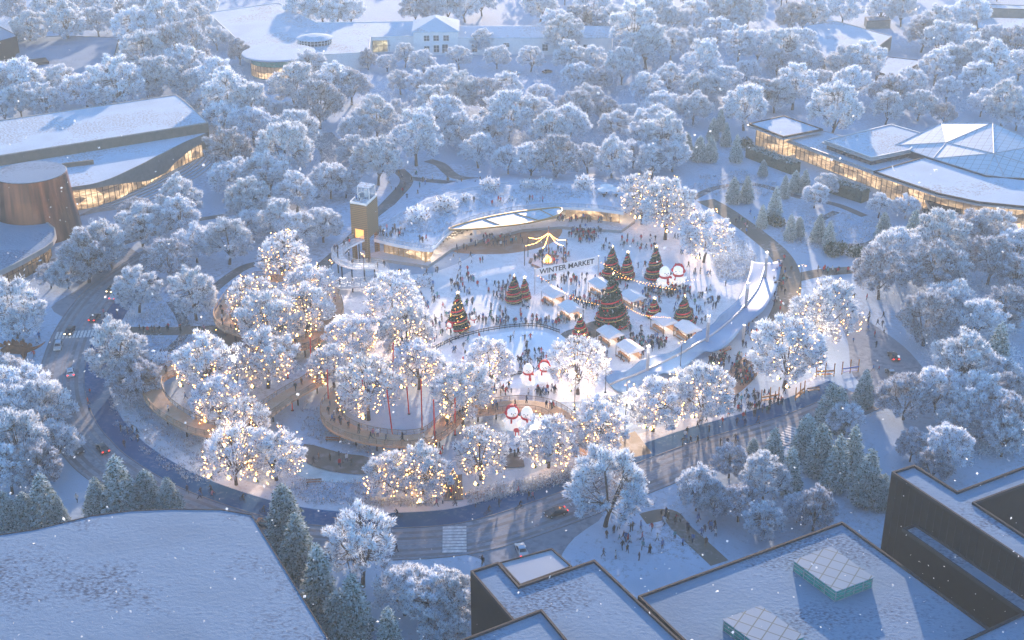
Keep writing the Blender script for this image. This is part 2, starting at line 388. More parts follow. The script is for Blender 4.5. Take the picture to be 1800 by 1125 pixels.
# ------------------------------------------------------------------ ground
g = MB(); nx, ny = 60, 60
for j in range(ny+1):
    for i in range(nx+1): g.v.append((-800+1600*i/nx, -150+1350*j/ny, 0))
for j in range(ny):
    for i in range(nx):
        a = j*(nx+1)+i; g.f.append((a, a+1, a+nx+2, a+nx+1)); g.m.append(0)
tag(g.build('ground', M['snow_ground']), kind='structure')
def surface(name, poly, mat, z, sm=0):
    P = ats(poly)
    if sm: P = smooth(P, sm, True)
    return tag(MB().prism(P, z-.05, z).build(name, M[mat]), kind='structure')
def line(pts, n=8, z=0.0): return smooth(ats(pts, z), n)
def road(name, pts, w, mat, z, n=8):
    return tag(MB().ribbon(line(pts, n), -w/2, w/2, z).build(name, M[mat]), kind='structure')
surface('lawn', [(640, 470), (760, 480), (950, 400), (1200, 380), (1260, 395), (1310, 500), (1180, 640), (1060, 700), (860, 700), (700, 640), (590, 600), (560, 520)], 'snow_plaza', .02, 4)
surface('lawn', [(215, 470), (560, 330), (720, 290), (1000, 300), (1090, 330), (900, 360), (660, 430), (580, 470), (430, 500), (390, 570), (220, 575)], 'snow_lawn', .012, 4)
surface('lawn', [(950, 1010), (985, 940), (1110, 905), (1180, 895), (1200, 940), (1265, 1000), (1130, 1050)], 'snow_lawn', .012, 4)
RING = [(560, 235), (590, 275), (560, 330), (430, 390), (310, 430), (240, 470), (180, 515), (136, 575), (112, 640), (108, 695), (126, 750), (154, 788), (190, 822), (270, 872), (370, 912), (470, 940), (580, 954), (700, 956), (830, 944), (960, 905), (1110, 848), (1250, 795), (1400, 750), (1520, 700)]
RINGS = line(RING, 8)
surface('road', [(1460, 520), (1520, 560), (1600, 620), (1640, 690), (1560, 700), (1500, 660), (1490, 600)], 'road_slush', .02, 5)
surface('road', [(640, 965), (700, 940), (980, 900), (1060, 905), (1010, 945), (985, 985), (1010, 1010), (860, 1010), (850, 985), (790, 972), (690, 985)], 'road_slush', .024, 3)
surface('road', [(60, 470), (190, 430), (250, 455), (200, 510), (140, 560), (90, 540), (140, 500)], 'road_slush', .022, 4)
tag(MB().ribbon(RINGS, -5.2, 5.2, .03).build('road', M['road_slush']), kind='structure')
t = MB()
for off in (-4.1, -2.3, 1.6, 3.5): t.ribbon(RINGS[24:], off-.45, off+.45, .036)
tag(t.build('road_tyre_tracks', M['tyre_slush']), kind='structure')
k = MB()
for off in (-5.3, -.35, .35, 5.25):
    k.ribbon(RINGS[30:], off-.09, off+.09, .05 if abs(off) < 1 else .15, .12)
tag(k.build('road_kerb', M['kerb']), kind='structure')
CYC = []
for i, p in enumerate(RINGS):
    q = RINGS[min(i+1, len(RINGS)-1)]-RINGS[max(i-1, 0)]; q.z = 0; q.normalize()
    if i >= 42: CYC.append(p+Vector((-q.y, q.x, 0))*7.9)
tag(MB().ribbon(CYC, -2.8, 2.8, .044).build('cycle_path', M['cycle_blue']), kind='structure')
tag(MB().ribbon(CYC, 3.0, 6.6, .030).build('pavement', M['pavement_snow']), kind='structure')
road('path', [(206, 582), (300, 582), (390, 580), (430, 592)], 5.0, 'path_tan', .034)
surface('path', [(385, 578), (425, 572), (440, 600), (425, 615), (390, 612)], 'path_tan', .038, 3)
road('path', [(250, 650), (290, 620), (322, 590), (318, 560), (300, 530)], 2.4, 'path_grey', .032)
road('path', [(330, 580), (322, 560), (312, 548)], 2.2, 'path_grey', .033)
road('path', [(560, 475), (600, 440), (640, 400), (690, 350), (715, 318), (700, 298)], 4.6, 'path_grey', .034)
road('path', [(712, 312), (760, 318), (830, 323), (930, 330)], 3.6, 'path_grey', .036)
road('path', [(752, 282), (775, 290), (800, 310), (850, 316), (960, 312)], 4.2, 'path_grey', .038)
road('path', [(370, 540), (372, 515), (392, 495), (430, 470), (470, 460)], 3.4, 'path_grey', .034)
road('path', [(215, 428), (280, 408), (330, 390), (400, 378)], 3.0, 'path_grey', .034)
road('path', [(1240, 352), (1275, 372), (1330, 412), (1372, 450), (1388, 490), (1380, 540), (1350, 600)], 6.4, 'path_tan', .036)
road('path', [(1385, 492), (1440, 480), (1505, 474)], 5.0, 'path_tan', .04)
road('path', [(1215, 350), (1260, 330), (1330, 325), (1400, 345), (1470, 360), (1520, 380)], 3.0, 'path_grey', .034)
road('path', [(1470, 372), (1440, 392), (1460, 425), (1520, 430), (1560, 410)], 2.6, 'path_grey', .034)
road('path', [(1130, 912), (1175, 905), (1200, 930), (1265, 990)], 4.0, 'path_tan', .034)
surface('wooden_terrace', [(1080, 772), (1116, 758), (1146, 797), (1092, 809)], 'board_dark', .05)
surface('wooden_terrace', [(1278, 660), (1300, 632), (1335, 622), (1338, 650), (1300, 690), (1284, 690)], 'terrace_wood', .05, 3)
surface('boardwalk', [(535, 782), (600, 798), (650, 806), (660, 832), (600, 832), (540, 815)], 'board_dark', .25, 3)
surface('pond', [(530, 812), (600, 834), (660, 836), (650, 850), (560, 846), (520, 832)], 'pond_ice', .05, 3)
surface('pond', [(1400, 335), (1440, 330), (1450, 345), (1400, 350)], 'pond_ice', .03, 3)
surface('boardwalk', [(780, 838), (812, 836), (814, 880), (778, 882)], 'board_dark', .3)
surface('boardwalk', [(888, 800), (918, 796), (922, 822), (886, 824)], 'board_dark', .3)
def crossing(px0, px1, n, length, wd):
    a, b = at(*px0), at(*px1); d = (b-a); L_ = d.length; d.normalize(); nn = Vector((-d.y, d.x, 0)); m = MB()
    for i in range(n):
        c = a+d*(L_*(i+.5)/n)
        q = [c-nn*length/2-d*wd/2, c+nn*length/2-d*wd/2, c+nn*length/2+d*wd/2, c-nn*length/2+d*wd/2]
        m.prism(q, .04, .058)
    tag(m.build('zebra_crossing', M['road_paint']), kind='structure')
crossing((799, 925), (799, 972), 9, 4.6, .75)
crossing((97, 590), (165, 586), 11, 4.2, .6)
crossing((1372, 785), (1402, 752), 9, 4.2, .6)
# ice, stage, rink
RINK = [(757, 618), (800, 598), (850, 583), (910, 576), (960, 577), (985, 588), (1003, 608), (1000, 640), (975, 665), (920, 682), (850, 678), (785, 655)]
surface('ice_rink', RINK, 'ice', .06, 6)
surface('snow_clearing', [(820, 770), (850, 742), (900, 738), (960, 745), (975, 775), (930, 800), (860, 810)], 'snow_clean', .05, 4)
surface('path_apron', [(985, 588), (1010, 577), (1060, 560), (1075, 575), (1020, 606), (1000, 605)], 'path_tan', .055, 2)
surface('stage_floor', [(796, 442), (850, 421), (920, 404), (985, 401), (975, 424), (930, 440), (870, 447)], 'stage_wood', .10, 5)
surface('meadow', [(1262, 400), (1300, 418), (1335, 455), (1310, 495), (1264, 495), (1246, 440)], 'snow_meadow', .05, 2)
# ------------------------------------------------------------------ buildings
def inset(poly, d):
    P = [Vector((p[0], p[1], 0)) for p in poly]; n = len(P); out = []
    a = sum(P[i].x*P[(i+1) % n].y-P[(i+1) % n].x*P[i].y for i in range(n)); s = 1 if a > 0 else -1
    for i in range(n):
        e1 = (P[i]-P[i-1]); e2 = (P[(i+1) % n]-P[i])
        if e1.length < 1e-6 or e2.length < 1e-6: out.append(P[i].copy()); continue
        e1.normalize(); e2.normalize()
        n1 = Vector((-e1.y, e1.x, 0))*s; n2 = Vector((-e2.y, e2.x, 0))*s
        b = n1+n2; k = b.length
        out.append(P[i]+(b/k)*(d/max(.35, (b/k).dot(n1))) if k > .2 else P[i]+n1*d)
    return out
def parapet(poly, z, h, wd, mat, parent, name='parapet'):
    P = [Vector((p[0], p[1], z)) for p in poly]; Q = inset(P, wd); n = len(P); m = MB()
    for i in range(n):
        j = (i+1) % n
        a, b, c, d = P[i], P[j], Q[j], Q[i]
        vs = [(a.x, a.y, z), (b.x, b.y, z), (c.x, c.y, z), (d.x, d.y, z), (a.x, a.y, z+h), (b.x, b.y, z+h), (c.x, c.y, z+h), (d.x, d.y, z+h)]
        m.add(vs, [(4, 5, 6, 7), (0, 1, 5, 4), (2, 3, 7, 6)])
    return m.build(name, M[mat], parent)
def glazing(parent, pts, z0, z1, mat='lit_glass', step=2.4, mull='dark_metal', closed=False, rail=True):
    P = [Vector((p[0], p[1], 0)) for p in pts]
    if closed: P = P+[P[0]]
    m = MB(); q = MB(); o = Vector((P[0].x, P[0].y, 0))
    for a, b in zip(P[:-1], P[1:]):
        L_ = (b-a).length; k = max(1, round(L_/step)); d = (b-a)/k; rz = math.atan2(d.y, d.x)
        m.add([(a.x-o.x, a.y-o.y, z0), (b.x-o.x, b.y-o.y, z0), (b.x-o.x, b.y-o.y, z1), (a.x-o.x, a.y-o.y, z1)], [(0, 1, 2, 3)])
        for i in range(k): c = a+d*i; q.box((c.x, c.y, (z0+z1)/2), (.14, .3, z1-z0), rz)
        if rail:
            c = (a+b)/2
            for zz in ((z0*.45+z1*.55),): q.box((c.x, c.y, zz), (L_, .22, .12), rz)
    if rail or closed is False: q.tube([(p.x, p.y, z1-.08) for p in P], .05, 4)
    m.build('glass_wall', M[mat], parent, loc=o); q.build('mullions', M[mull], parent)
def block(name, poly, z, wallmat, roofmat, label, cat, z0=0.0, par=.45, parmat='dark_metal', pw=.35, parent=None, roofname='roof'):
    P = ats(poly, z) if isinstance(poly[0], tuple) else poly
    r = parent or empty(name, (sum(p.x for p in P)/len(P), sum(p.y for p in P)/len(P), 0), 0, label, cat)
    off = Vector(r.location); P2 = [p-off for p in P]
    MB().prism(P2, z0, z-.02, top=False).build('wall', M[wallmat], r)
    MB().prism(inset(P2, .1), z-.3, z).build(roofname, M[roofmat], r)
    if par: parapet(P2, z-.25, par+.25, pw, parmat, r)
    return r, P2, off
# -- the hall under the broad snowy roof
hall, _, _ = block('snowy_hall', [(-140, 968), (0, 940), (60, 931), (160, 907), (230, 898), (300, 895), (390, 896), (443, 905), (600, 1160), (600, 1200), (-140, 1200)], 15, 'black_clad', 'snow_roof_shaded', 'big hall under one broad unbroken snowy roof beside a row of conifers', 'hall', par=.12, pw=.2)
# -- dark flat roofed building with the two green skylights
db, P, off = block('dark_building', [(826.7, 1007), (876, 991), (912.7, 1032.7), (1045, 987), (1250, 1180), (1000, 1210)], 17, 'black_clad', 'snow_roof_shaded', 'dark clad building with stepped flat snowy roofs and two green skylights', 'building')
m = MB(); P_ = [p for p in P]
m.build('roof_seam', M['dark_metal'], db) if m.v else None
def sub(poly, z, zw=0.0, roofmat='snow_roof_shaded', parent=db, off=off, wallmat='black_clad', par=.45, pw=.35, parmat='dark_metal'):
    Q = [p-off for p in ats(poly, z)]
    MB().prism(Q, zw, z-.02, top=False).build('wall', M[wallmat], parent)
    MB().prism(inset(Q, .1), z-.3, z).build('roof', M[roofmat], parent)
    if par: parapet(Q, z-.25, par+.25, pw, parmat, parent)
    return Q
sub([(790, 1136), (952, 1074), (1040, 1180), (850, 1240)], 18.2)
sub([(1121, 1051), (1480, 920), (1737, 1106), (1800, 1155), (1330, 1290), (1265, 1190)], 13.5)
sub([(1690, 1130), (1800, 1079), (1900, 1036), (1900, 1230), (1750, 1240)], 16)
Q = [p-off for p in ats([(858, 996), (970, 965), (1006, 997), (914, 1030), (880, 993)], 14)]
gl = MB().prism(Q, 13.9, 14.0).build('glass_canopy', M['roof_glass'], db); parapet(Q, 13.95, .3, .25, 'dark_metal', gl, 'frame')
def skylight(corners, zt, h):
    Q = [p-off for p in ats(corners, zt)]
    c = sum(Q, Vector())/4
    s = MB().prism(Q, zt-.12, zt).build('skylight', M['skylight_top'], db)
    I = inset(Q, .15)
    MB().prism(I, zt-h, zt-.12, top=False).build('green_glass', M['green_glass'], s)
    fr = MB()
    for a, b in zip(I, I[1:]+I[:1]):
        d = b-a; rz = math.atan2(d.y, d.x); md = (a+b)/2
        for kk in (.05, .38, .7, .96): fr.box((md.x, md.y, zt-h+h*kk), (d.length+.1, .12, .1), rz)
        for kk in range(5): p = a.lerp(b, kk/4); fr.box((p.x, p.y, zt-h/2), (.1, .14, h-.05), rz)
    fr.build('frame', M['steel'], s)
skylight([(1394, 985), (1470, 1040), (1536.7, 1015), (1461, 960)], 15.7, 2.2)
skylight([(1270, 1089), (1337, 1064), (1415, 1119), (1348, 1145)], 15.7, 2.2)
# -- tall black building
bb, P, off = block('black_building', [(1566.7, 832.7), (1607, 820), (1682, 866.7), (1800, 822.7), (1900, 786), (1900, 818), (1713, 887), (1900, 1010), (1900, 1054)], 22, 'black_clad', 'snow_roof_shaded', 'tall black panelled building with a snow covered branching roof', 'building')
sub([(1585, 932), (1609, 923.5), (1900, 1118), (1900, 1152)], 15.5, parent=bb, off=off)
sm = MB()
a, b = P[0], P[8]
for i in range(1, 26):
    p = a.lerp(b, i/26); d = b-a; sm.box((p.x-.0, p.y, 11), (.06, .16, 21), math.atan2(d.y, d.x))
sm.build('panel_joints', M['dark_metal'], bb)
# -- museum on the left
mus, P, off = block('museum', [(-160, 243), (0, 212), (310, 167), (330, 182), (366, 216), (0, 274), (-160, 300)], 12, 'bronze_fascia', 'snow_clean', 'long museum with sweeping snowy roofs and a lit curved glass front', 'museum', par=.25, parmat='concrete')
low = [(-160, 306), (0, 280), (362, 225), (366, 229), (363, 234), (350, 240), (330, 248), (305, 260), (290, 268), (275, 275), (255, 286), (230, 298), (200, 312), (170, 322), (150, 326), (118, 331), (60, 345), (-160, 390)]
Q = [p-off for p in ats(low, 8.6)]
MB().prism(inset(Q, .1), 8.3, 8.6).build('roof', M['snow_clean'], mus)
dep = {3: 1.2, 4: 1.8, 5: 2.6, 6: 3.6, 7: 5.2, 8: 6.6, 9: 6.9, 10: 6.3, 11: 4.4, 12: 2.4, 13: 1.5, 14: 1.2, 15: 1.0, 16: .9, 17: .9}
st = MB(); ids = sorted(dep); S = smooth([Vector((Q[i].x, Q[i].y, 8.7)) for i in ids], 4); D = smooth([Vector((dep[i], 0, 0)) for i in ids], 4)
vs = []
for p, d in zip(S, D): vs += [(p.x, p.y, 8.75), (p.x, p.y, 8.6-d.x)]
st.add(vs, [(2*i, 2*i+1, 2*i+3, 2*i+2) for i in range(len(S)-1)])
fa = st.build('fascia', M['grey_fascia'], mus)
sol = fa.modifiers.new('thickness', 'SOLIDIFY'); sol.thickness = .3; sol.offset = 0
gp = [Vector((Q[i].x, Q[i].y, 0)) for i in range(2, 17)]
ce = Vector((0, 0, 0)); gg = []
for i, p in enumerate(gp):
    t = (gp[min(i+1, len(gp)-1)]-gp[max(i-1, 0)]).normalized(); gg.append(p+Vector((-t.y, t.x, 0))*-1.6)
gg2 = [p+(Vector((-30, 60, 0)).normalized()*2.2) for p in gp]
glazing(mus, gg2[::-1], .2, 8.3, 'lit_glass', 2.2)
MB().box((*(at(137, 288, 9.3)-off).xy, 9.3), (10, .6, 1.6), math.atan2((at(162, 284, 9.3)-at(112, 290, 9.3)).y, (at(162, 284, 9.3)-at(112, 290, 9.3)).x)).build('roof_upstand', M['bronze_fascia'], mus)
c = at(53, 303, 19)-off
MB().lathe([(12.6, 0), (11.9, 6), (11.1, 13), (10.6, 18.9), (10.2, 19.05)], (c.x, c.y, 0), 48).build('copper_cone', M['copper'], mus, smooth=False)
MB().lathe([(10.35, 18.95), (10.35, 19.15)], (c.x, c.y, 0), 48).build('roof', M['snow_roof_shaded'], mus)
low2 = [(-120, 388), (0, 384), (50, 379), (62, 384), (70, 390), (85, 392), (97, 402), (99, 413), (93, 426), (80, 436), (40, 458), (0, 478), (-120, 530)]
Q2 = [p-off for p in ats(low2, 6.5)]
MB().prism(inset(Q2, .25), 6.2, 6.52).build('roof', M['snow_roof_shaded'], mus)
parapet(Q2, 5.3, 1.45, .4, 'concrete', mus, 'fascia')
I2 = inset(Q2, 2.2); glazing(mus, I2[5:12], .2, 5.4, 'lit_glass', 2.0)
MB().prism(I2, 0, 5.3, sides=True).build('core', M['bronze_fascia'], mus)
tr = MB()
for i in range(6):
    pts = ats([(140+i*6, 380-i*1.5), (200+i*7, 352+i*2), (270+i*6, 322+i*2.5), (330+i*5, 290+i*3), (360+i*4, 262+i*4)])
    tr.ribbon(smooth(pts, 5), -.35, .0, .35-.05*i+.05, .5)
tag(tr.build('garden_steps', M['concrete']), kind='structure')
# -- north west dark blocks
nw, P, off = block('grey_block', [(-60, 60), (0, 47), (26, 60), (30, 64), (-60, 90)], 11, 'black_clad', 'snow_roof_shaded', 'dark grey windowless block beside a low snowy roof', 'building', par=.2)
cell, P, off = block('low_grey_hut', [(44, 106), (80, 101), (86, 108), (50, 113)], 4.5, 'black_clad', 'black_clad', 'small dark grey hut standing on a low snowy roof', 'hut', par=.1)
lowroof, P, off = block('low_snowy_hall', [(31, 68), (105, 63), (210, 66), (200, 104), (160, 132), (20, 135)], 3.5, 'concrete', 'snow_roof_shaded', 'low hall with a plain snowy roof behind the museum', 'hall', par=.15)
# -- long white building at the back
back, P, off = block('white_long_building', [(365, 22), (490, 5), (556, 40), (735, 38), (735, 64), (652, 66), (648, 92), (560, 97), (480, 97), (430, 82)], 7, 'render_white', 'snow_clean', 'long white building with a green glass drum and a round rooflight', 'building', par=.3, parmat='render_white')
Q = [p-off for p in ats([(655, 66), (730, 63)], 7)]
glazing(back, [Q[0]+Vector((0, -.4, 0)), Q[1]+Vector((0, -.4, 0))], .3, 5.6, 'lit_drum', 2.6)
c = at(490, 92, 9.2)-off
MB().lathe([(15.6, 8.6), (16.0, 8.9), (16.0, 9.3), (15.5, 9.4)], (c.x, c.y, 0), 56).build('roof', M['snow_clean'], back)
dr = MB().lathe([(12.4, 0), (12.4, 8.6)], (c.x, c.y, 0), 56).build('drum', M['green_glass'], back)
dg = MB(); 
pts = [Vector((c.x+12.55*math.cos(a), c.y+12.55*math.sin(a), 0)) for a in [math.pi*(1.12+.76*i/18) for i in range(19)]]
glazing(dr, [p for p in pts], .4, 5.6, 'lit_glass_soft', 2.2)
c = at(553, 66, 9.4)-off
rl = MB().lathe([(8.4, 9.3), (8.2, 9.5), (4, 10.6), (.2, 10.9)], (c.x, c.y, 0), 40).build('rooflight', M['snow_clean'], back)
MB().lathe([(7.6, 6.9), (7.6, 9.3)], (c.x, c.y, 0), 40).build('glass_ring', M['dark_glass'], rl)
rp = MB()
for i in range(30):
    a = 2*math.pi*i/30; rp.box((c.x+7.75*math.cos(a), c.y+7.75*math.sin(a), 8.1), (.18, .18, 2.4), a)
rp.tube([(c.x+7.75*math.cos(a), c.y+7.75*math.sin(a), 8.2) for a in [2*math.pi*i/40 for i in range(41)]], .1, 4)
rp.build('frame', M['white_paint'], rl)
# -- two storey house
hc = at(765, 97); hw, hd, hh = 20.5, 24.0, 11.0
hs = empty('white_house', hc+Vector((0, hd/2, 0)), math.radians(2), 'two storey white house with hipped snowy roof and square windows', 'house')
MB().box((0, 0, hh/2), (hw, hd, hh)).build('wall', M['render_white'], hs)
rf = MB(); e = .7
rf.add([(-hw/2-e, -hd/2-e, hh), (hw/2+e, -hd/2-e, hh), (hw/2+e, hd/2+e, hh), (-hw/2-e, hd/2+e, hh), (0, -hd/2+9, hh+4.6), (0, hd/2-9, hh+4.6),
        (-hw/2-e, -hd/2-e, hh-.3), (hw/2+e, -hd/2-e, hh-.3), (hw/2+e, hd/2+e, hh-.3), (-hw/2-e, hd/2+e, hh-.3)],
       [(0, 1, 4), (1, 2, 5, 4), (2, 3, 5), (3, 0, 4, 5), (6, 7, 1, 0), (7, 8, 2, 1), (8, 9, 3, 2), (9, 6, 0, 3), (9, 8, 7, 6)])
rf.build('roof', M['snow_clean'], hs)
def window(parent, x, y, z, ww, wh):
    f = MB()
    f.box((x, y-.04, z+wh/2+.08), (ww+.3, .12, .16)); f.box((x, y-.06, z-wh/2-.08), (ww+.5, .2, .16))
    f.box((x-ww/2-.07, y-.04, z), (.14, .12, wh)); f.box((x+ww/2+.07, y-.04, z), (.14, .12, wh)); f.box((x, y-.045, z), (.1, .1, wh)); f.box((x, y-.03, z), (ww, .08, .1))
    wi = f.build('window', M['white_paint'], parent)
    MB().box((x, y-.01, z), (ww, .05, wh)).build('pane', M['window_dark'], wi)
for x in (-4.2, 0.2, 4.8): window(hs, x, -hd/2, 7.9, 2.5, 2.5)
for x, ww, wh in ((-4.2, 2.4, 2.4), (.2, 2.5, 3.2), (4.2, 2.6, 3.9)): window(hs, x, -hd/2, 3.0, ww, wh)
# -- right wing
wa, wb = at(801, 97), at(1075, 95)
wg = empty('white_wing', (wa+wb)/2+Vector((0, 12, 0)), 0, 'long low white wing with snowy roof and few small dark windows', 'building')
Lw = wb.x-wa.x
MB().box((0, 0, 4), (Lw, 24, 8)).build('wall', M['render_white'], wg)
rf = MB(); rf.add([(-Lw/2-.5, -12.5, 8), (Lw/2+.5, -12.5, 8), (Lw/2+.5, 12.5, 8), (-Lw/2-.5, 12.5, 8), (-Lw/2-.5, 2, 10.2), (Lw/2-6, 2, 10.2), (-Lw/2-.5, -12.5, 7.7), (Lw/2+.5, -12.5, 7.7), (Lw/2+.5, 12.5, 7.7), (-Lw/2-.5, 12.5, 7.7)],
                 [(0, 1, 5, 4), (1, 2, 5), (2, 3, 4, 5), (3, 0, 4), (6, 7, 1, 0), (7, 8, 2, 1), (8, 9, 3, 2), (9, 6, 0, 3)])
rf.build('roof', M['snow_clean'], wg)
for px_, zz, ww, wh in ((834, 3, 2.5, 3.6), (890, 4.5, 2.6, 1.8), (958, 3.4, 2.5, 3.2), (1030, 3.4, 2.5, 2.6)):
    window(wg, at(px_, 97).x-wg.location.x, -12, zz, ww, wh)
# -- glass conservatory on the right
gh = empty('conservatory', at(1600, 300), 0, 'modern glass conservatory with flat snowy roofs and a faceted glass roof', 'conservatory'); off = Vector(gh.location)
def pav(poly, z, zb=0.2, ins=2.2, glass='lit_glass', edge='dark_metal', eh=.9, deep=True, par=.3, roofmat='snow_clean'):
    Q = [p-off for p in ats(poly, z)]
    MB().prism(inset(Q, .5), z-.25, z).build('roof', M[roofmat], gh)
    parapet(Q, z-.3, .3+par, .45, edge, gh, 'roof_edge')
    MB().prism(inset(Q, -.5), z-eh, z-.35).build('eaves', M['steel'], gh)
    if glass: glazing(gh, inset(Q, ins), zb, z-eh, glass, 2.2, closed=True)
pav([(1316, 218), (1378, 204), (1447, 228), (1377, 241)], 8.5)
pav([(1386, 246), (1452, 231), (1570, 266), (1640, 290), (1632, 330), (1535, 301)], 6.6, par=.15, edge='steel')
pav([(1448, 248), (1566, 219), (1625, 236), (1600, 264), (1532, 278)], 9.4, zb=6.6, ins=1.0, glass='dark_glass', edge='steel')
pav([(1535, 302), (1638, 273), (1728, 296), (1765, 312), (1880, 326), (1880, 378), (1800, 364), (1720, 356), (1650, 341)], 8.4)
pav([(1630, 352), (1690, 364), (1690, 374), (1640, 371)], 4.4, glass=None, roofmat='dark_metal', par=.1)
pav([(1620, 366), (1680, 376), (1690, 386), (1630, 384)], 3.0, glass=None, roofmat='dark_metal', par=.1)
pav([(1745, 400), (1900, 430), (1900, 470), (1740, 440)], 4.5, ins=1.5, glass='lit_glass', roofmat='snow_clean', par=.1)
FV = [(1572, 256, 9.2), (1655, 216, 12), (1745, 216, 16), (1830, 255, 14), (1663, 251, 11), (1747, 270, 12.5), (1640, 279, 9), (1733, 308, 9), (1766, 312, 8.6), (1900, 318, 9), (1900, 270, 13)]
fm = MB(); fm.add([at(a, b, c)-off for a, b, c in FV], [(0, 4, 1), (1, 4, 2), (2, 4, 5), (2, 5, 3), (0, 6, 4), (4, 6, 5), (6, 7, 5), (5, 7, 8), (5, 8, 9), (5, 9, 10, 3)])
fg = fm.build('faceted_roof', M['snow_glass'], gh)
fb = MB()
for i, j in ((0, 1), (1, 2), (2, 3), (0, 4), (4, 1), (4, 2), (2, 5), (4, 5), (5, 3), (4, 6), (6, 5), (5, 7), (5, 8), (5, 9), (0, 6), (6, 7), (7, 8), (8, 9)):
    fb.tube([at(*FV[i])-off+Vector((0, 0, .1)), at(*FV[j])-off+Vector((0, 0, .1))], .13, 4)
fb.build('ridge', M['steel'], fg)
bs = [at(*FV[i])-off for i in (0, 6, 7, 8, 9)]
for a, b in zip(bs[:-1], bs[1:]):
    mm = MB(); mm.add([(a.x, a.y, 0), (b.x, b.y, 0), (b.x, b.y, b.z), (a.x, a.y, a.z)], [(0, 1, 2, 3)]); mm.build('glass_wall', M['dark_glass'], gh)
tw = MB(); tw.ribbon(line([(1375, 262), (1450, 286), (1530, 312), (1600, 338)], 4), -3.5, 3.5, .25, .3)
tag(tw.build('terrace', M['pavement_snow']), kind='structure')
# -- back right
b1, P, off = block('triangle_roofed_hall', [(1410, 46), (1470, 37), (1568, 64), (1523, 98), (1447, 102), (1440, 90)], 6.5, 'bronze_fascia', 'snow_clean', 'low hall with a wedge shaped snowy roof among frosted trees', 'hall', par=.2, parmat='concrete')
sub([(1560, 100), (1625, 107), (1572, 136), (1540, 126)], 5, parent=b1, off=off, roofmat='snow_clean', wallmat='bronze_fascia', par=.2)
b2, P, off = block('grey_slab_building', [(1716, 30), (1800, 32), (1880, 36), (1880, 52), (1718, 50)], 8, 'grey_fascia', 'snow_clean', 'grey slab building with flat snowy roof at the far edge of the wood', 'building', par=.2)
b3, P, off = block('far_shed', [(1520, 30), (1562, 29), (1566, 36), (1524, 37)], 4, 'grey_fascia', 'snow_roof_shaded', 'small far shed behind the wedge roofed hall', 'shed', par=.15)
b4, P, off = block('far_long_building', [(1740, 8), (1880, 12), (1880, 18), (1742, 15)], 6, 'grey_fascia', 'snow_clean', 'long grey building beyond the grey slab building', 'building', par=.2)
# ------------------------------------------------------------------ the pavilion under the roof garden
pv_ = empty('pavilion', at(850, 430), 0, 'long curved glass pavilion under a snowy roof garden beside the wooden tower', 'pavilion'); off = Vector(pv_.location)
ZR = 5.6
front = [(657, 420), (700, 430), (752, 438), (765, 433), (785, 412), (812, 394), (850, 381), (900, 371), (950, 365), (985, 364), (1040, 366), (1096, 373)]
backl = [(1118, 362), (1110, 340), (1040, 326), (950, 322), (860, 330), (790, 344), (725, 368), (672, 400)]
FQ = smooth([p-off for p in ats(front, ZR)], 5); BQ = smooth([p-off for p in ats(backl, ZR)], 5)
OUT = FQ+BQ
MB().prism(OUT, ZR-.9, ZR-.06).build('roof_slab', M['white_paint'], pv_)
MB().prism(inset(OUT, .25), ZR-.1, ZR).build('roof', M['snow_meadow'], pv_)
IN = inset(OUT, 2.6)[:len(FQ)]
glazing(pv_, IN[1:19], .9, ZR-.9, 'lit_glass', 2.6, 'gold_trim', rail=False)
IN2 = inset(OUT, 6.5)[:len(FQ)]
glazing(pv_, IN2[16:46], .9, ZR-.9, 'lit_glass_soft', 2.2, 'gold_trim')
glazing(pv_, [p for p in IN[46:]], .9, ZR-.9, 'lit_glass', 2.2, 'gold_trim', rail=False)
pl = [(634, 448), (650, 452), (752, 467), (795, 437), (850, 420), (920, 403), (986, 398), (1040, 402), (1092, 405), (1116, 388), (1118, 372)]
PQ = [p-off for p in ats(pl, .9)]+[p for p in inset(OUT, 8)[len(FQ):]]
MB().prism(PQ, 0, .88).build('plinth', M['concrete'], pv_); MB().prism(inset(PQ, .12), .7, .9).build('terrace_paving', M['pavement_snow'], pv_)
for i in range(4, len(IN2), 7):
    l = bpy.data.lights.new('downlight', 'POINT'); l.energy = 260; l.color = (1, .66, .38); l.shadow_soft_size = .3; o = bpy.data.objects.new('downlight', l); COL.objects.link(o); o.parent = pv_; q_ = IN[i].lerp(IN2[i], .3); o.location = (q_.x, q_.y, 4.3)
tb = MB()
for i in range(0, len(IN2), 1):
    p = IN2[i]+Vector((1.2, -3.2, .9)) if 18 < i < 50 else None
    if p:
        tb.box((p.x, p.y, 1.65), (1.4, .9, .07)); tb.box((p.x, p.y, 1.27), (.12, .12, .72))
        for s in (-1, 1): tb.box((p.x+s*1.0, p.y, 1.35), (.45, .45, .06)); tb.box((p.x+s*1.2, p.y, 1.6), (.05, .42, .5)); tb.box((p.x+s*1.0, p.y, 1.12), (.1, .1, .42))
tag(tb.build('terrace_furniture', M['dark_metal'], None, loc=off), 'dark tables and chairs set out along the pavilion terrace', 'furniture', kind='stuff')
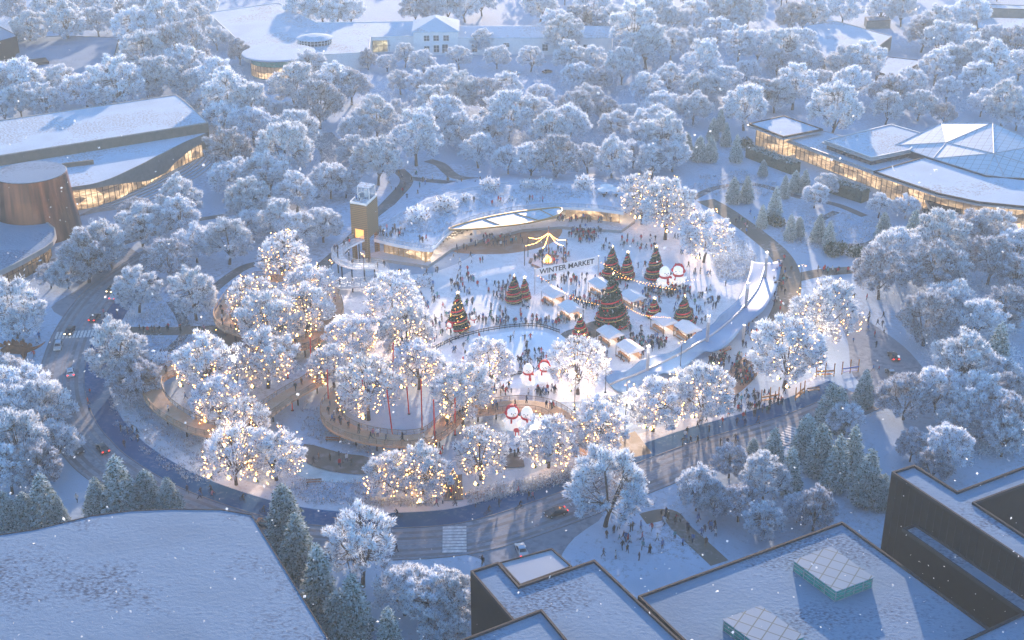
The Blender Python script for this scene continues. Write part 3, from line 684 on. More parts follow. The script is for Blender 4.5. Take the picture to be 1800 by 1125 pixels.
def balustrade(parent, pts, z, h=1.15, mat='rail_glass', post='dark_metal', step=1.6, rail=None, infill=True):
    P = [Vector((p[0], p[1], p[2] if z is None else z)) for p in pts]; m = MB(); vs = []
    q = MB(); acc = 0
    for i, p in enumerate(P):
        vs += [(p.x, p.y, p.z+.05), (p.x, p.y, p.z+h)]
        if i: acc += (p-P[i-1]).length
        if acc >= step or i == 0 or i == len(P)-1: q.box((p.x, p.y, p.z+h/2), (.09, .09, h)); acc = 0
    q.tube([p+Vector((0, 0, h)) for p in P], .07, 4)
    q.tube([p+Vector((0, 0, h*.5)) for p in P], .025, 3)
    r = q.build('railing', M[post], parent)
    if infill:
        m.add(vs, [(2*i, 2*i+1, 2*i+3, 2*i+2) for i in range(len(P)-1)]); m.build('infill', M[mat], r)
def densify(P, d=1.5):
    out = []
    for a, b in zip(P[:-1], P[1:]):
        k = max(1, round((Vector(b)-Vector(a)).length/d)); out += [Vector(a).lerp(Vector(b), i/k) for i in range(k)]
    return out+[Vector(P[-1])]
balustrade(pv_, densify(inset(OUT, .15)[:len(FQ)]), ZR, mat='rail_glass', post='steel')
balustrade(pv_, densify(inset(OUT, .3)[len(FQ)+18:len(FQ)+40]), ZR, mat='rail_glass', post='steel')
# lens shaped canopy
up = [(789, 402), (840, 386), (900, 374), (950, 368), (980, 365), (988, 369)]; dn = [(980, 378), (960, 385), (920, 393), (860, 400), (820, 403)]
LQ = smooth([p-off for p in ats(up+dn, 6.1)], 5, True)
cn = MB().prism(inset(LQ, .5), 6.0, 6.1).build('glass_canopy', M['snow_glass'], pv_)
rim = MB(); rim.tube(LQ+[LQ[0]], .32, 6); rim.build('rim', M['gold_trim'], cn)
cb = MB()
for a, b in (((850, 385), (885, 398)), ((905, 375), (948, 388)), ((950, 369), (972, 380))): cb.tube([at(*a, 6.2)-off, at(*b, 6.2)-off], .18, 4)
cb.build('beam', M['gold_trim'], cn)
c = at(834, 415, .9)-off; MB().lathe([(.7, .9), (.7, 6)], (c.x, c.y, 0), 16).build('column', M['white_paint'], pv_)
c = at(830, 411, .9)-off; MB().lathe([(2.6, .9), (2.6, 1.3)], (c.x, c.y, 0), 24).build('planter', M['white_paint'], pv_)
# earth bank behind the roof garden
hb_ = MB(); OB = [at(*p, 0)-off for p in [(1150, 352), (1130, 322), (1045, 306), (945, 303), (840, 312), (770, 326), (705, 352), (650, 392)]]
OB = smooth(OB, 5)
vs = []
for a, b in zip(BQ, OB): vs += [(a.x, a.y, ZR-.15), (b.x, b.y, -.05)]
hb_.add(vs, [(2*i, 2*i+1, 2*i+3, 2*i+2) for i in range(len(BQ)-1)])
tag(hb_.build('hill', M['snow_lawn'], None, loc=off), kind='structure')
# ------------------------------------------------------------------ the wooden tower
T0 = [at(615, 357, 17.5), at(644, 362, 17.5), at(663, 344, 17.5)]; T0.append(T0[0]+T0[2]-T0[1])
tc = sum(T0, Vector())/4
to = empty('lookout_tower', (tc.x, tc.y, 0), 0, 'tall square wooden lookout tower with a white glass lantern on top', 'tower')
TQ = [Vector((p.x-tc.x, p.y-tc.y, 0)) for p in T0]
MB().prism(TQ, 7.2, 17.5, bottom=True).build('wooden_body', M['tower_wood'], to)
parapet(TQ, 17.3, .8, .25, 'white_paint', to, 'parapet')
MB().prism(inset(TQ, .3), 17.4, 17.6).build('deck', M['snow_clean'], to)
lg = inset(TQ, .55)
for p in lg: MB().box((p.x, p.y, 3.6), (1.1, 1.1, 7.2), math.atan2((TQ[1]-TQ[0]).y, (TQ[1]-TQ[0]).x)).build('leg', M['tower_wood'], to)
I = inset(TQ, .9)
MB().prism(I, 7.0, 7.19).build('ceiling_light', M['lamp_warm'], to)
MB().add([], []) 
a, b = TQ[0], TQ[1]; d = (b-a).normalized(); nn = Vector((d.y, -d.x, 0)); 
if nn.y > 0: nn = -nn
dm = MB(); c = (a+b)/2+nn*.04
dm.box((c.x, c.y, 8.6), ((b-a).length*.5, .1, 2.6), math.atan2(d.y, d.x)); dm.build('doorway', M['lamp_warm'], to)
k = [TQ[0]*.0+(TQ[2]*.82+TQ[3]*.1), ]
LC = [TQ[3]*.85, TQ[2]*.85, TQ[1]*.35+TQ[2]*.35, TQ[0]*.35+TQ[3]*.35]
ln = MB().prism(LC, 17.6, 21.0).build('lantern_room', M['rail_glass'], to)
MB().prism(inset(LC, -.1), 21.0, 21.2).build('roof', M['snow_clean'], ln)
fr = MB()
for p in LC: fr.box((p.x, p.y, 19.3), (.2, .2, 3.4))
fr.build('frame', M['white_paint'], ln)
MB().prism(inset(LC, 1.6), 17.6, 19.9).build('stair_head', M['white_paint'], ln)
# ------------------------------------------------------------------ raised walkways
def walkway(label, pts, z, width, deck='deck_wood', cols=True, n=7, rail='rail_bronze', glass=False):
    zs = z if hasattr(z, '__len__') else [z]*len(pts)
    P = smooth([at(a, b, zz) for (a, b), zz in zip(pts, zs)], n)
    o0 = Vector((P[len(P)//2].x, P[len(P)//2].y, 0)); r = empty('raised_walkway', o0, 0, label, 'walkway')
    P = densify([p-o0 for p in P], 1.6)
    MB().ribbon(P, -width/2, width/2, None, .55).build('deck', M[deck], r)
    for s in (-1, 1):
        S = []
        for i, p in enumerate(P):
            d = P[min(i+1, len(P)-1)]-P[max(i-1, 0)]; d.z = 0; d.normalize()
            S.append(p+Vector((-d.y, d.x, 0))*(s*(width/2-.1)))
        balustrade(r, S, None, 1.25, 'rail_glass' if glass else 'rail_mesh', rail, 1.5)
    if cols:
        i = 3
        while i < len(P)-2:
            p = P[i]
            if p.z > 1.0:
                mcol = MB(); mcol.tube([(p.x, p.y, 0), (p.x, p.y, p.z-.35)], .2, 8); mcol.build('support_post', M['dark_metal'], r)
            i += 6
    return r, P, o0
WK = []
WK.append(walkway('raised boardwalk looping under the lit trees west of the lawn', [(447, 490), (425, 503), (404, 528), (390, 553), (397, 570), (420, 580), (450, 590), (490, 603), (530, 606), (560, 590), (580, 566), (590, 545), (585, 525), (570, 505), (540, 492), (500, 487), (447, 490)], 3.6, 4.2))
WK.append(walkway('raised boardwalk ring beside the western shrubs and the road', [(535, 605), (490, 612), (430, 618), (370, 628), (310, 648), (275, 664), (268, 685), (283, 712), (320, 738), (362, 755), (410, 757), (450, 735), (500, 700), (548, 672), (570, 655)], 3.8, 4.6))
WK.append(walkway('raised boardwalk bow with red poles facing the road', [(603, 688), (586, 708), (582, 728), (596, 748), (630, 763), (675, 772), (720, 774), (758, 766), (785, 745), (800, 728), (815, 712)], 3.2, 4.8))
WK.append(walkway('raised curved boardwalk behind the snowmen and the snow clearing', [(826, 722), (860, 718), (905, 712), (950, 715), (980, 727), (1003, 748), (1018, 775), (1030, 800)], [3.0, 3.0, 3.0, 2.8, 2.4, 1.8, 1.0, .4], 4.6))
WK.append(walkway('pale curved ramp winding down from the wooden tower', [(640, 416), (618, 426), (600, 436), (593, 448), (602, 459), (625, 467), (650, 466), (666, 468), (674, 478), (668, 490), (645, 498), (610, 500), (585, 500)], [7.2, 6.6, 6.0, 5.6, 5.2, 4.8, 4.4, 4.0, 3.6, 3.2, 2.8, 2.2, 1.8], 3.4, deck='pavement_snow', glass=True, rail='steel'))
# ------------------------------------------------------------------ trees
def sprays(C, n, r, L, Wd, rng, flat=.8, up=.25, tone=None, outward=None, og=.6):
    """n slender sprays round each centre in C -> (len(C)*n, 4, 3) quads + tone"""
    k = len(C)
    off = rng.normal(size=(k, n, 3)); off /= np.linalg.norm(off, axis=2, keepdims=True)
    rad = rng.random((k, n, 1))**.45
    rr = (r if np.ndim(r) == 0 else np.asarray(r)[:, None, None])
    p = C[:, None, :]+off*rad*rr*np.array([1, 1, flat])
    d = off*og+rng.normal(size=(k, n, 3))*.55+np.array([0, 0, up])
    if outward is not None: d = d+outward[:, None, :]*.7
    d /= np.linalg.norm(d, axis=2, keepdims=True)
    s = np.cross(d, rng.normal(size=(k, n, 3))); s /= np.linalg.norm(s, axis=2, keepdims=True)+1e-9
    l = L*(.55+.9*rng.random((k, n, 1))); w_ = Wd*(.5+rng.random((k, n, 1)))
    q = np.stack([p-d*l*.5, p+s*w_*.5+d*l*.05, p+d*l*.5, p-s*w_*.5-d*l*.05], axis=2).reshape(-1, 4, 3)
    t = rng.random((k, n)) if tone is None else np.clip(tone[:, None]+rng.normal(size=(k, n))*.18, 0, 1)
    return q, t.reshape(-1)
def broadleaf(seed, h=13.0, w_=12.5, tips=150, n=112, sparse=False, shape=1.0):
    rng = np.random.default_rng(seed); rd = random.Random(seed)
    tb = MB(); hb = h*.20; cz = h*.55; a = w_/2; b = h*.46
    lean = Vector((rd.uniform(-.4, .4), rd.uniform(-.4, .4), 0))
    tb.tube([(0, 0, -.3), (0, 0, .25), Vector((0, 0, hb*.6))+lean*.4, Vector((0, 0, hb))+lean], .42*h/13, 8, .27*h/13)
    limbs = []; nl = rd.randint(6, 8); ph = rd.random()*6
    for i in range(nl):
        t = ph+2*math.pi*i/nl+rd.uniform(-.3, .3); el = rd.uniform(.2, 1.15) if i else 1.5
        s = Vector((0, 0, hb*rd.uniform(.75, 1.0)))+lean*.9
        e = Vector((math.cos(t)*math.cos(el)*a*.72, math.sin(t)*math.cos(el)*a*.72, cz+math.sin(el)*b*.72-b*.18))
        m1 = s.lerp(e, .45)+Vector((0, 0, -.3*math.cos(el)+.5)); pts = smooth([s, m1, e], 4)
        tb.tube(pts, .2*h/13, 5, .05, cap=False); limbs += pts[2:]
    LM = np.array([tuple(p) for p in limbs])
    # the crown is a heap of lobes with gaps between them, each lobe a handful of frosted sprays
    Lb = []; tries = 0
    while len(Lb) < 33 and tries < 4000:
        tries += 1
        d = rng.normal(size=3); d /= np.linalg.norm(d)
        if d[2] < -.72: continue
        r = rng.uniform(.64, .9); z = d[2]*b*r*(1 if d[2] > 0 else .8)
        p = np.array([d[0]*a*r, d[1]*a*r, cz+z])
        if all(np.linalg.norm(p-q) > w_*.155 for q in Lb): Lb.append(p)
    C = []
    for p in Lb:
        u = p-np.array([0, 0, cz-b*.35]); u /= np.linalg.norm(u); k = 0; g = 0; sz = rng.uniform(.75, 1.2)
        while k < max(3, int(tips*sz/len(Lb))) and g < 200:
            g += 1; e = rng.normal(size=3); e /= np.linalg.norm(e)
            if e@u < -.25: continue
            c = p+e*w_*.095*sz*rng.uniform(.45, 1.1)
            if all(np.linalg.norm(c-q) > .5 for q in C): C.append(c); k += 1
    C = np.array(C)
    for c in C:
        j = np.argmin(np.linalg.norm(LM-c, axis=1)); s = Vector(LM[j]); e = Vector(c)
        tb.tube([s, s.lerp(e, .55)+Vector((rd.uniform(-.3, .3), rd.uniform(-.3, .3), .15)), e], .07, 3, .025, cap=False)
    out = C-np.array([0, 0, cz-b*.3]); out /= np.linalg.norm(out, axis=1, keepdims=True)
    q1, t1 = sprays(C+out*.25, n, rng.uniform(.55, 1.1, len(C))*w_/12.5, .8, .15, rng, .85, .35, None, out)
    C2 = C[rng.integers(0, len(C), tips)]*np.array([.8, .8, 1])+rng.normal(size=(tips, 3))*.5
    q2, t2 = sprays(C2, n//4, 1.1, .95, .085, rng, .9, .3); t2 = t2*.6
    return tb.mesh('trunk', M['bark']), np.concatenate([q1, q2]), np.concatenate([t1, t2])
TREES = []
for sd_, kw in ((3, {}), (8, {'tips': 165}), (21, {'h': 14, 'w_': 11.5}), (34, {'h': 12, 'w_': 13.5, 'tips': 160}), (55, {'tips': 135, 'n': 122}), (89, {'h': 14.5, 'w_': 12.5, 'tips': 165})):
    tm, q, t = broadleaf(sd_, **kw)
    TREES.append((tm, quads_mesh('crown', q, [M['frost']], t), quads_mesh('crown', q, [M['frost_dark']], t), kw.get('h', 13.0), kw.get('w_', 12.5)))
BARE = []
for sd_ in (101, 133):
    tm, q, t = broadleaf(sd_, 12, 10.5, 96, 62, True)
    BARE.append((tm, quads_mesh('crown', q, [M['frost']], t*.9), quads_mesh('crown', q, [M['frost_dark']], t*.9), 12, 10.5))
def conifer(seed, h=14.0, r0=3.3, mat='spruce', layers=17, dens=1.0, rnd=.75, snowy=1.0):
    rng = np.random.default_rng(seed); C = []; O = []; T = []; R_ = []
    for i in range(layers):
        f = (i+.3)/layers; z = h*(.07+.9*f); r = r0*(1-f)**rnd*(1 if f > .08 else .8)
        k = max(4, int(2*math.pi*r/.75*dens))
        for j in range(k):
            a = 2*math.pi*(j+rng.random()*.7)/k; rr = r*(.72+.36*rng.random())
            for q in (1.0, .55):
                if q < 1 and rng.random() < .45: continue
                C.append((math.cos(a)*rr*q, math.sin(a)*rr*q, z-.18*rr*q+rng.normal()*.12)); O.append((math.cos(a), math.sin(a), -.15)); R_.append(.42+.35*rng.random()*(1-f*.4))
    C.append((0, 0, h*.98)); O.append((0, 0, 1)); R_.append(.35)
    C = np.array(C); O = np.array(O); R_ = np.array(R_)
    q, t = sprays(C, 24, R_*r0/3.0, .55*r0/3.1, .2*r0/3.1, rng, .55, .05, None, O, .4)
    return q, t
def fir_trunk(h):
    return MB().tube([(0, 0, -.2), (0, 0, h*.5), (0, 0, h*.96)], .22*h/14, 6, .03).mesh('trunk', M['bark'])
FIRS = []
for sd_, r0, rn in ((5, 3.3, .62), (6, 3.0, .7), (7, 3.7, .55)):
    q, t = conifer(sd_, 14, r0, rnd=rn); FIRS.append((fir_trunk(14), quads_mesh('crown', q, [M['spruce']], t), 14, r0*2))
# ---- where the trees stand: crown centre and crown width in the photograph (3x tiles)
def tl(tx, ty, s): return [(tx+a/3, ty+b/3, c/3) for a, b, c in s]
BROAD = tl(0, 0, [(60, 50, 160), (150, 150, 170), (340, 110, 200), (510, 110, 190), (600, 60, 160), (715, 60, 150), (730, 150, 240), (860, 100, 220), (940, 250, 290), (760, 300, 250), (830, 410, 250), (980, 350, 230), (620, 440, 250), (450, 480, 230), (330, 440, 180), (110, 420, 230), (30, 480, 160), (240, 530, 150), (100, 530, 170), (15, 590, 110), (540, 520, 130), (790, 490, 120), (1040, 110, 150), (1140, 200, 130), (1260, 270, 120), (1020, 450, 190), (1130, 420, 200), (1200, 520, 220), (1080, 540, 160), (1310, 560, 220), (1330, 660, 210), (1180, 650, 190), (1210, 800, 220), (1220, 940, 230), (1500, 790, 270), (1550, 700, 240), (1410, 920, 230), (1560, 1010, 180), (1500, 600, 150), (1550, 450, 240), (1680, 540, 220), (1640, 340, 160), (1760, 440, 190), (1740, 950, 190), (1700, 40, 200), (1610, 30, 190), (1780, 60, 150), (940, 1050, 200), (720, 1110, 150), (1060, 30, 170), (960, 50, 150), (820, 20, 160), (1300, 1060, 190), (450, 20, 170), (250, 30, 170)])
BROAD += tl(600, 0, [(50, 60, 150), (390, 35, 170), (480, 20, 170), (560, 30, 180), (650, 30, 160), (740, 10, 150), (1050, 30, 170), (1170, 180, 190), (1130, 120, 160), (1260, 120, 190), (1330, 40, 200), (1440, 110, 170), (1550, 160, 240), (1650, 60, 210), (1610, 240, 250), (1740, 110, 170), (1740, 230, 170), (140, 310, 90), (240, 330, 105), (335, 290, 110), (430, 330, 140), (620, 300, 130), (740, 215, 120), (820, 300, 130), (1000, 310, 140), (50, 450, 180), (310, 430, 130), (400, 440, 130), (530, 420, 170), (480, 560, 190), (540, 610, 210), (640, 690, 190), (620, 490, 170), (740, 500, 210), (870, 470, 150), (385, 530, 80), (300, 580, 110), (180, 620, 210), (80, 690, 170), (390, 720, 260), (190, 840, 230), (20, 960, 150), (60, 800, 160), (780, 700, 190), (720, 790, 170), (880, 600, 240), (1010, 600, 190), (1100, 690, 200), (1050, 500, 140), (1230, 570, 190), (1200, 650, 190), (1300, 520, 150), (1200, 300, 160), (1250, 400, 160), (1340, 320, 150), (1480, 340, 180), (1440, 660, 150), (1400, 580, 130), (1510, 600, 120), (1620, 470, 160), (1690, 560, 170), (1640, 650, 190), (1730, 420, 150), (880, 840, 155), (1000, 850, 180), (1130, 830, 220), (1300, 830, 160), (1430, 830, 170), (1540, 810, 150), (1640, 850, 170), (1750, 820, 170), (1600, 720, 170), (1710, 720, 190), (1360, 420, 150)])
BROAD += tl(1200, 0, [(60, 90, 170), (140, 50, 170), (250, 60, 190), (350, 40, 180), (60, 210, 150), (180, 170, 170), (270, 130, 120), (570, 90, 160), (690, 60, 160), (850, 40, 190), (1050, 40, 160), (1160, 50, 150), (1530, 70, 170), (1330, 130, 190), (1420, 100, 170), (1270, 180, 180), (1370, 210, 200), (1480, 230, 180), (300, 230, 160), (400, 240, 190), (530, 260, 200), (620, 230, 190), (660, 320, 150), (500, 330, 120), (340, 370, 130), (100, 320, 210), (220, 430, 180), (150, 470, 160), (60, 470, 150), (60, 570, 170), (330, 560, 210), (400, 490, 170), (490, 500, 180), (590, 450, 190), (740, 440, 150), (800, 580, 240), (890, 450, 190), (860, 330, 190), (960, 320, 190), (1100, 480, 190), (1080, 570, 150), (1250, 550, 160), (1200, 440, 150), (1340, 350, 170), (1420, 320, 190), (1510, 310, 200), (1640, 200, 150), (1760, 220, 170), (1640, 330, 190), (1780, 340, 190), (1560, 420, 170), (1400, 470, 140), (1580, 540, 140), (1700, 540, 180), (1770, 610, 170), (1380, 600, 120), (760, 970, 120), (700, 1030, 130), (1040, 1080, 120), (1180, 1090, 130)])
NEAR = tl(0, 375, [(60, 490, 280), (110, 590, 190), (510, 170, 230), (450, 220, 220), (350, 320, 170), (260, 330, 140), (580, 210, 150), (740, 60, 210), (940, 20, 180), (1030, 160, 200), (1200, 150, 220), (880, 240, 200), (720, 400, 200), (1020, 420, 200), (1330, 60, 160), (1450, 40, 190), (1560, 90, 200), (1700, 60, 170), (610, 730, 250), (710, 880, 230), (100, 950, 310), (210, 1030, 280), (50, 1050, 290), (310, 1040, 90), (0, 830, 200)])
NEAR += tl(1200, 375, [(1050, 310, 240), (1130, 200, 220), (1350, 300, 270), (1350, 130, 240), (1500, 90, 210), (1630, 80, 210), (1630, 240, 230), (1770, 180, 190), (1770, 330, 180), (1400, 490, 250), (1290, 550, 240), (1560, 570, 260), (1720, 500, 210), (1480, 780, 270), (1180, 970, 250), (1350, 930, 220), (1750, 950, 210), (1560, 980, 270), (1720, 1090, 210), (1480, 1080, 220), (860, 1080, 160), (1660, 850, 190)])
NEAR += tl(1200, 750, [(250, 180, 160), (80, 320, 190), (170, 390, 170), (430, 280, 230), (300, 400, 200), (430, 500, 180), (700, 430, 180), (610, 430, 150), (1210, 100, 150), (1400, 110, 220), (1330, 210, 160), (1700, 40, 190), (1560, 20, 170)])
NEAR += tl(600, 750, [(1400, 330, 360), (330, 860, 240), (480, 900, 240), (590, 910, 210), (540, 1060, 200)])
NEAR += tl(0, 750, [(90, 100, 290), (290, 80, 210), (180, 210, 220), (40, 220, 210)])
SPARSE = tl(600, 750, [(100, 610, 290)]) + tl(0, 375, [(1700, 40, 120)])
LIT = [(497, 452, 76), (545, 508, 84), (470, 562, 90), (535, 548, 84), (440, 528, 70), (360, 640, 88), (467, 630, 92), (383, 702, 84), (432, 742, 78), (690, 528, 92), (620, 592, 82), (715, 585, 82), (645, 680, 92), (735, 640, 82), (812, 690, 90), (860, 640, 78), (1017, 640, 90), (1052, 750, 82), (1150, 712, 90), (1235, 690, 98), (410, 800, 86), (482, 798, 92), (690, 835, 86), (745, 832, 80), (845, 795, 88), (965, 775, 90), (1385, 618, 108), (1450, 548, 104), (1130, 348, 72), (1172, 365, 78), (1240, 415, 76), (585, 642, 74)]
CON = tl(0, 750, [(510, 380, 120, ), (625, 330, 170), (770, 340, 130), (890, 380, 120), (230, 400, 150), (130, 450, 120), (30, 450, 120), (315, 460, 80)]) + tl(0, 750, [(1500, 480, 170), (1570, 640, 170), (1680, 820, 170), (1775, 1020, 150)]) \
    + tl(600, 750, [(60, 960, 170), (250, 1100, 130)]) + tl(1200, 750, [(370, 140, 90), (480, 120, 120), (570, 240, 130), (730, 130, 160), (980, 280, 170), (900, 140, 140), (650, 60, 140), (1060, 350, 110), (820, 200, 150)]) \
    + tl(1200, 0, [(20, 770, 75), (160, 690, 65), (230, 715, 60), (90, 790, 75), (150, 790, 75), (285, 790, 70), (270, 1010, 78), (340, 1005, 75), (540, 990, 60), (595, 960, 64), (645, 960, 64), (490, 1070, 76), (425, 890, 50), (200, 640, 60)]) \
    + tl(1200, 375, [(570, 80, 68), (615, 75, 60), (720, 85, 80), (775, 115, 70), (1060, 70, 80), (1220, 70, 90), (1660, 740, 150), (780, 1020, 140), (960, 930, 110), (420, 20, 60), (820, 1040, 140)])
CONH = {}
def plant(name, variant, cx, cy, wpx, lift, squash, label=None, cat='tree', group=None, dark=False):
    tm, c1, c2, h, w_ = variant
    W_ = wpx*mpp(cx, cy, 6); s = W_/w_; hz_ = s*squash
    for _ in range(3):
        p = at(cx, cy, h*hz_*lift)
        W_ = wpx*mpp(cx, cy, h*hz_*lift); s = W_/w_; hz_ = s*squash
    r = empty(name, (p.x, p.y, 0), R.uniform(0, 6.28), label, cat, group); r.scale = (s, s, hz_)
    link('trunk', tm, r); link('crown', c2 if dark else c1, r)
    return r, s, hz_
ALLT = []
for i, (x, y, w_) in enumerate(BROAD+NEAR):
    v = TREES[(i*7+i//5) % 6]
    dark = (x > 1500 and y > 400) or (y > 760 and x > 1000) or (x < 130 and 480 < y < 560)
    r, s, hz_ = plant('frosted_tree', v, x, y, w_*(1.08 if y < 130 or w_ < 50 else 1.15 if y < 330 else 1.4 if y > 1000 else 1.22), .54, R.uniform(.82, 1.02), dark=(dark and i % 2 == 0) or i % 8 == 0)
    ALLT.append((r, x, y, w_, 'frosted'))
for x, y, w_ in SPARSE:
    r, s, hz_ = plant('frosted_tree', BARE[0], x, y, w_*(1.35 if y > 900 else 1.15), .58, 1.1); ALLT.append((r, x, y, w_, 'thin frosted'))
for i, (x, y, w_) in enumerate(CON):
    v = FIRS[i % 3]; W_ = w_*mpp(x, y, 5); asp = (2.0, 2.25, 1.9)[i % 3]*(1.18 if y > 900 else 1.0); h = W_*asp
    p = at(x, y, h*.45); W_ = w_*mpp(x, y, h*.45)
    r = empty('snowy_conifer', (p.x, p.y, 0), R.uniform(0, 6.28), None, 'conifer'); s = W_*(1.34 if y > 800 and x < 900 else 1.12)/v[3]; r.scale = (s, s, h/v[2])
    link('trunk', v[0], r); link('crown', v[1], r); ALLT.append((r, x, y, w_, 'conifer'))
# the wood that runs on beyond the last trees one can tell apart
n = 190; P_ = []
for i in range(n):
    x = R.uniform(-80, 1880); y = R.uniform(-95, -22) if 360 < x < 720 else R.uniform(-95, 14 if x > 800 else 6)
    p = at(x, y); P_.append((p.x, p.y, 0))
Q_ = np.array(P_); C_ = []; r_ = []
for q in Q_:
    wd = R.uniform(5, 7.5)
    for k in range(26):
        d = NR.normal(size=3); d /= np.linalg.norm(d); C_.append(q+np.array([d[0]*wd*.8, d[1]*wd*.8, 8.2+d[2]*5.2])); r_.append(R.uniform(1.3, 2.3))
q, t = sprays(np.array(C_), 44, np.array(r_), 1.1, .4, NR, .8, .3)
tag(link('far_wood', quads_mesh('far_wood', q, [M['frost_dark']], t)), 'frosted wood beyond the long white building and the far halls', 'wood', None, 'stuff')
tk_ = MB()
for q in Q_: tk_.tube([(q[0], q[1], 0), (q[0], q[1], 7)], .3, 5)
tag(tk_.build('far_wood_trunks', M['bark']), 'bare trunks of the frosted wood far beyond the halls', 'wood', None, 'stuff')
# ---- lit trees and their strings of lights
bulb_me = MB().lathe([(.01, -.095), (.095, 0), (.01, .095)], (0, 0, 0), 6).mesh('bulb', M['bulb'])
lant_me = MB().lathe([(.05, -.38), (.3, -.1), (.3, .12), (.05, .38)], (0, 0, 0), 6).mesh('lantern', M['lantern'])
st = MB(); vs = []
for k in range(10):
    rr = .5 if k % 2 == 0 else .2; a = math.pi*2*k/10; vs.append((rr*math.cos(a), 0, rr*math.sin(a)))
st.add([(0, -.15, 0), (0, .15, 0)]+vs, [(0, 2+k, 2+(k+1) % 10) for k in range(10)]+[(1, 2+(k+1) % 10, 2+k) for k in range(10)])
star_me = st.mesh('green_star', M['green_paint'])
LITO = []
for i, (x, y, w_) in enumerate(LIT):
    v = (TREES[(i*5+1) % 6] if i % 4 else BARE[(i//4) % 2])
    r, s, hz_ = plant('frosted_tree', v, x, y, w_*1.18, .54, R.uniform(.88, 1.0)); ALLT.append((r, x, y, w_, 'lit'))
    h, wd = v[3]*hz_, v[4]*s; a = wd/2*1.09; cz = h*.55; b = h*.50
    lo = empty('string_lights', r.location, 0, None, 'string lights', 'warm strings of lights hung over frosted trees'); LITO.append((lo, x, y))
    nw = 12
    for kx in range(nw):
        th = 2*math.pi*(kx*.618+R.random()*.12); rq = (.28 if kx % 4 == 0 else R.uniform(.62, 1.06)); rr = a*rq; pts = []
        zt = cz+b*math.sqrt(max(.03, 1-rq*rq*.97))*1.02; zb = cz-b*R.uniform(.55, .85)*math.sqrt(max(.3, 1.1-rq*rq)); nb_ = 8 if w_ > 80 else 8
        bx_, by_ = R.uniform(-.8, .8), R.uniform(-.8, .8)
        for j in range(nb_):
            f = j/(nb_-1)
            pts.append(Vector((math.cos(th)*rr*(1-.25*f*f*(rq > .8))+R.uniform(-.75, .75)+bx_*f, math.sin(th)*rr+R.uniform(-.75, .75)+by_*f, max(2.0, zt+(zb-zt)*f+R.uniform(-.3, .3)))))
        wi = MB().tube(pts, .025, 3).build('wire', M['black_paint'], lo)
        for p in pts[:100//nw]:
            bo = link('bulb', bulb_me, wi, p); sc_ = R.uniform(.7, 1.25); bo.scale = (sc_,)*3
        if kx % 3 == 1:
            e = pts[-1]; link('lantern', lant_me, wi, (e.x, e.y, e.z-.5)); link('green_star', star_me, wi, (e.x+.5, e.y-.2, e.z-.6), (0, 0, R.uniform(-.6, .6)))
# ---- slender poles that carry the light cables
pole = MB(); pole.tube([(0, 0, 0), (0, 0, 9.2)], .11, 6, .07)
pole_me = pole.mesh('pole', M['dark_metal'])
arm_me = MB().tube([(-.9, 0, 9.1), (0, 0, 9.25), (.9, 0, 9.1)], .06, 5).mesh('arm', M['dark_metal'])
foot_me = MB().lathe([(.3, 0), (.3, .12), (.16, .2)], (0, 0, 0), 10).mesh('foot', M['dark_metal'])
POLES = [(641, 500), (585, 512), (735, 560), (600, 620), (748, 616), (420, 690), (388, 820), (1010, 720), (1064, 690), (1098, 770), (1180, 720), (1195, 660), (1338, 622), (1438, 640), (1100, 735), (940, 820), (1405, 520), (1275, 440)]
def add_point_light(r, z, w_):  # added fill on poles and stalls, lit head on the canopy columns
    l = bpy.data.lights.new('lamp', 'POINT'); l.energy = w_; l.color = (1, .74, .52); l.shadow_soft_size = .4
    o = bpy.data.objects.new('lamp', l); COL.objects.link(o); o.parent = r; o.location = (0, 0, z+.5)
for x, y in POLES:
    p = at(x, y); r = empty('light_pole', p, R.uniform(0, 3), None, 'light pole', 'slender dark poles carrying the light cables')
    link('pole', pole_me, r); link('arm', arm_me, r); link('foot', foot_me, r); link('bulb', bulb_me, r, (-.9, 0, 8.85)); link('bulb', bulb_me, r, (.9, 0, 8.85)); add_point_light(r, 8.6, 800)  # point light added above the arms to brighten the plaza
# ---- red poles among the lit trees
RED = [((691, 602), (691, 690)), ((768, 630), (768, 648)), ((814, 627), (814, 665)), ((680, 685), (690, 765)), ((715, 680), (719, 728)), ((740, 666), (742, 755)), ((762, 702), (765, 796)), ((800, 700), (800, 765)), ((545, 592), (547, 645)), ((575, 650), (578, 722)), ((513, 702), (514, 722)), ((645, 648), (646, 700)), ((637, 668), (640, 705)), ((503, 618), (506, 665))]
for (x0, y0), (x1, y1) in RED:
    b_ = at(x1, y1); hgt = max(3.5, (y1-y0)*mpp(x1, y1)/math.cos(math.radians(30))); t_ = at(x0, y0, hgt)
    r = empty('red_pole', b_, 0, None, 'pole', 'slim red poles among the lit trees')
    MB().tube([(0, 0, 0), (t_.x-b_.x, t_.y-b_.y, hgt)], .16, 8).build('shaft', M['red_paint'], r)
    MB().lathe([(.35, 0), (.35, .1), (.2, .16)], (0, 0, 0), 10).build('foot', M['dark_metal'], r)
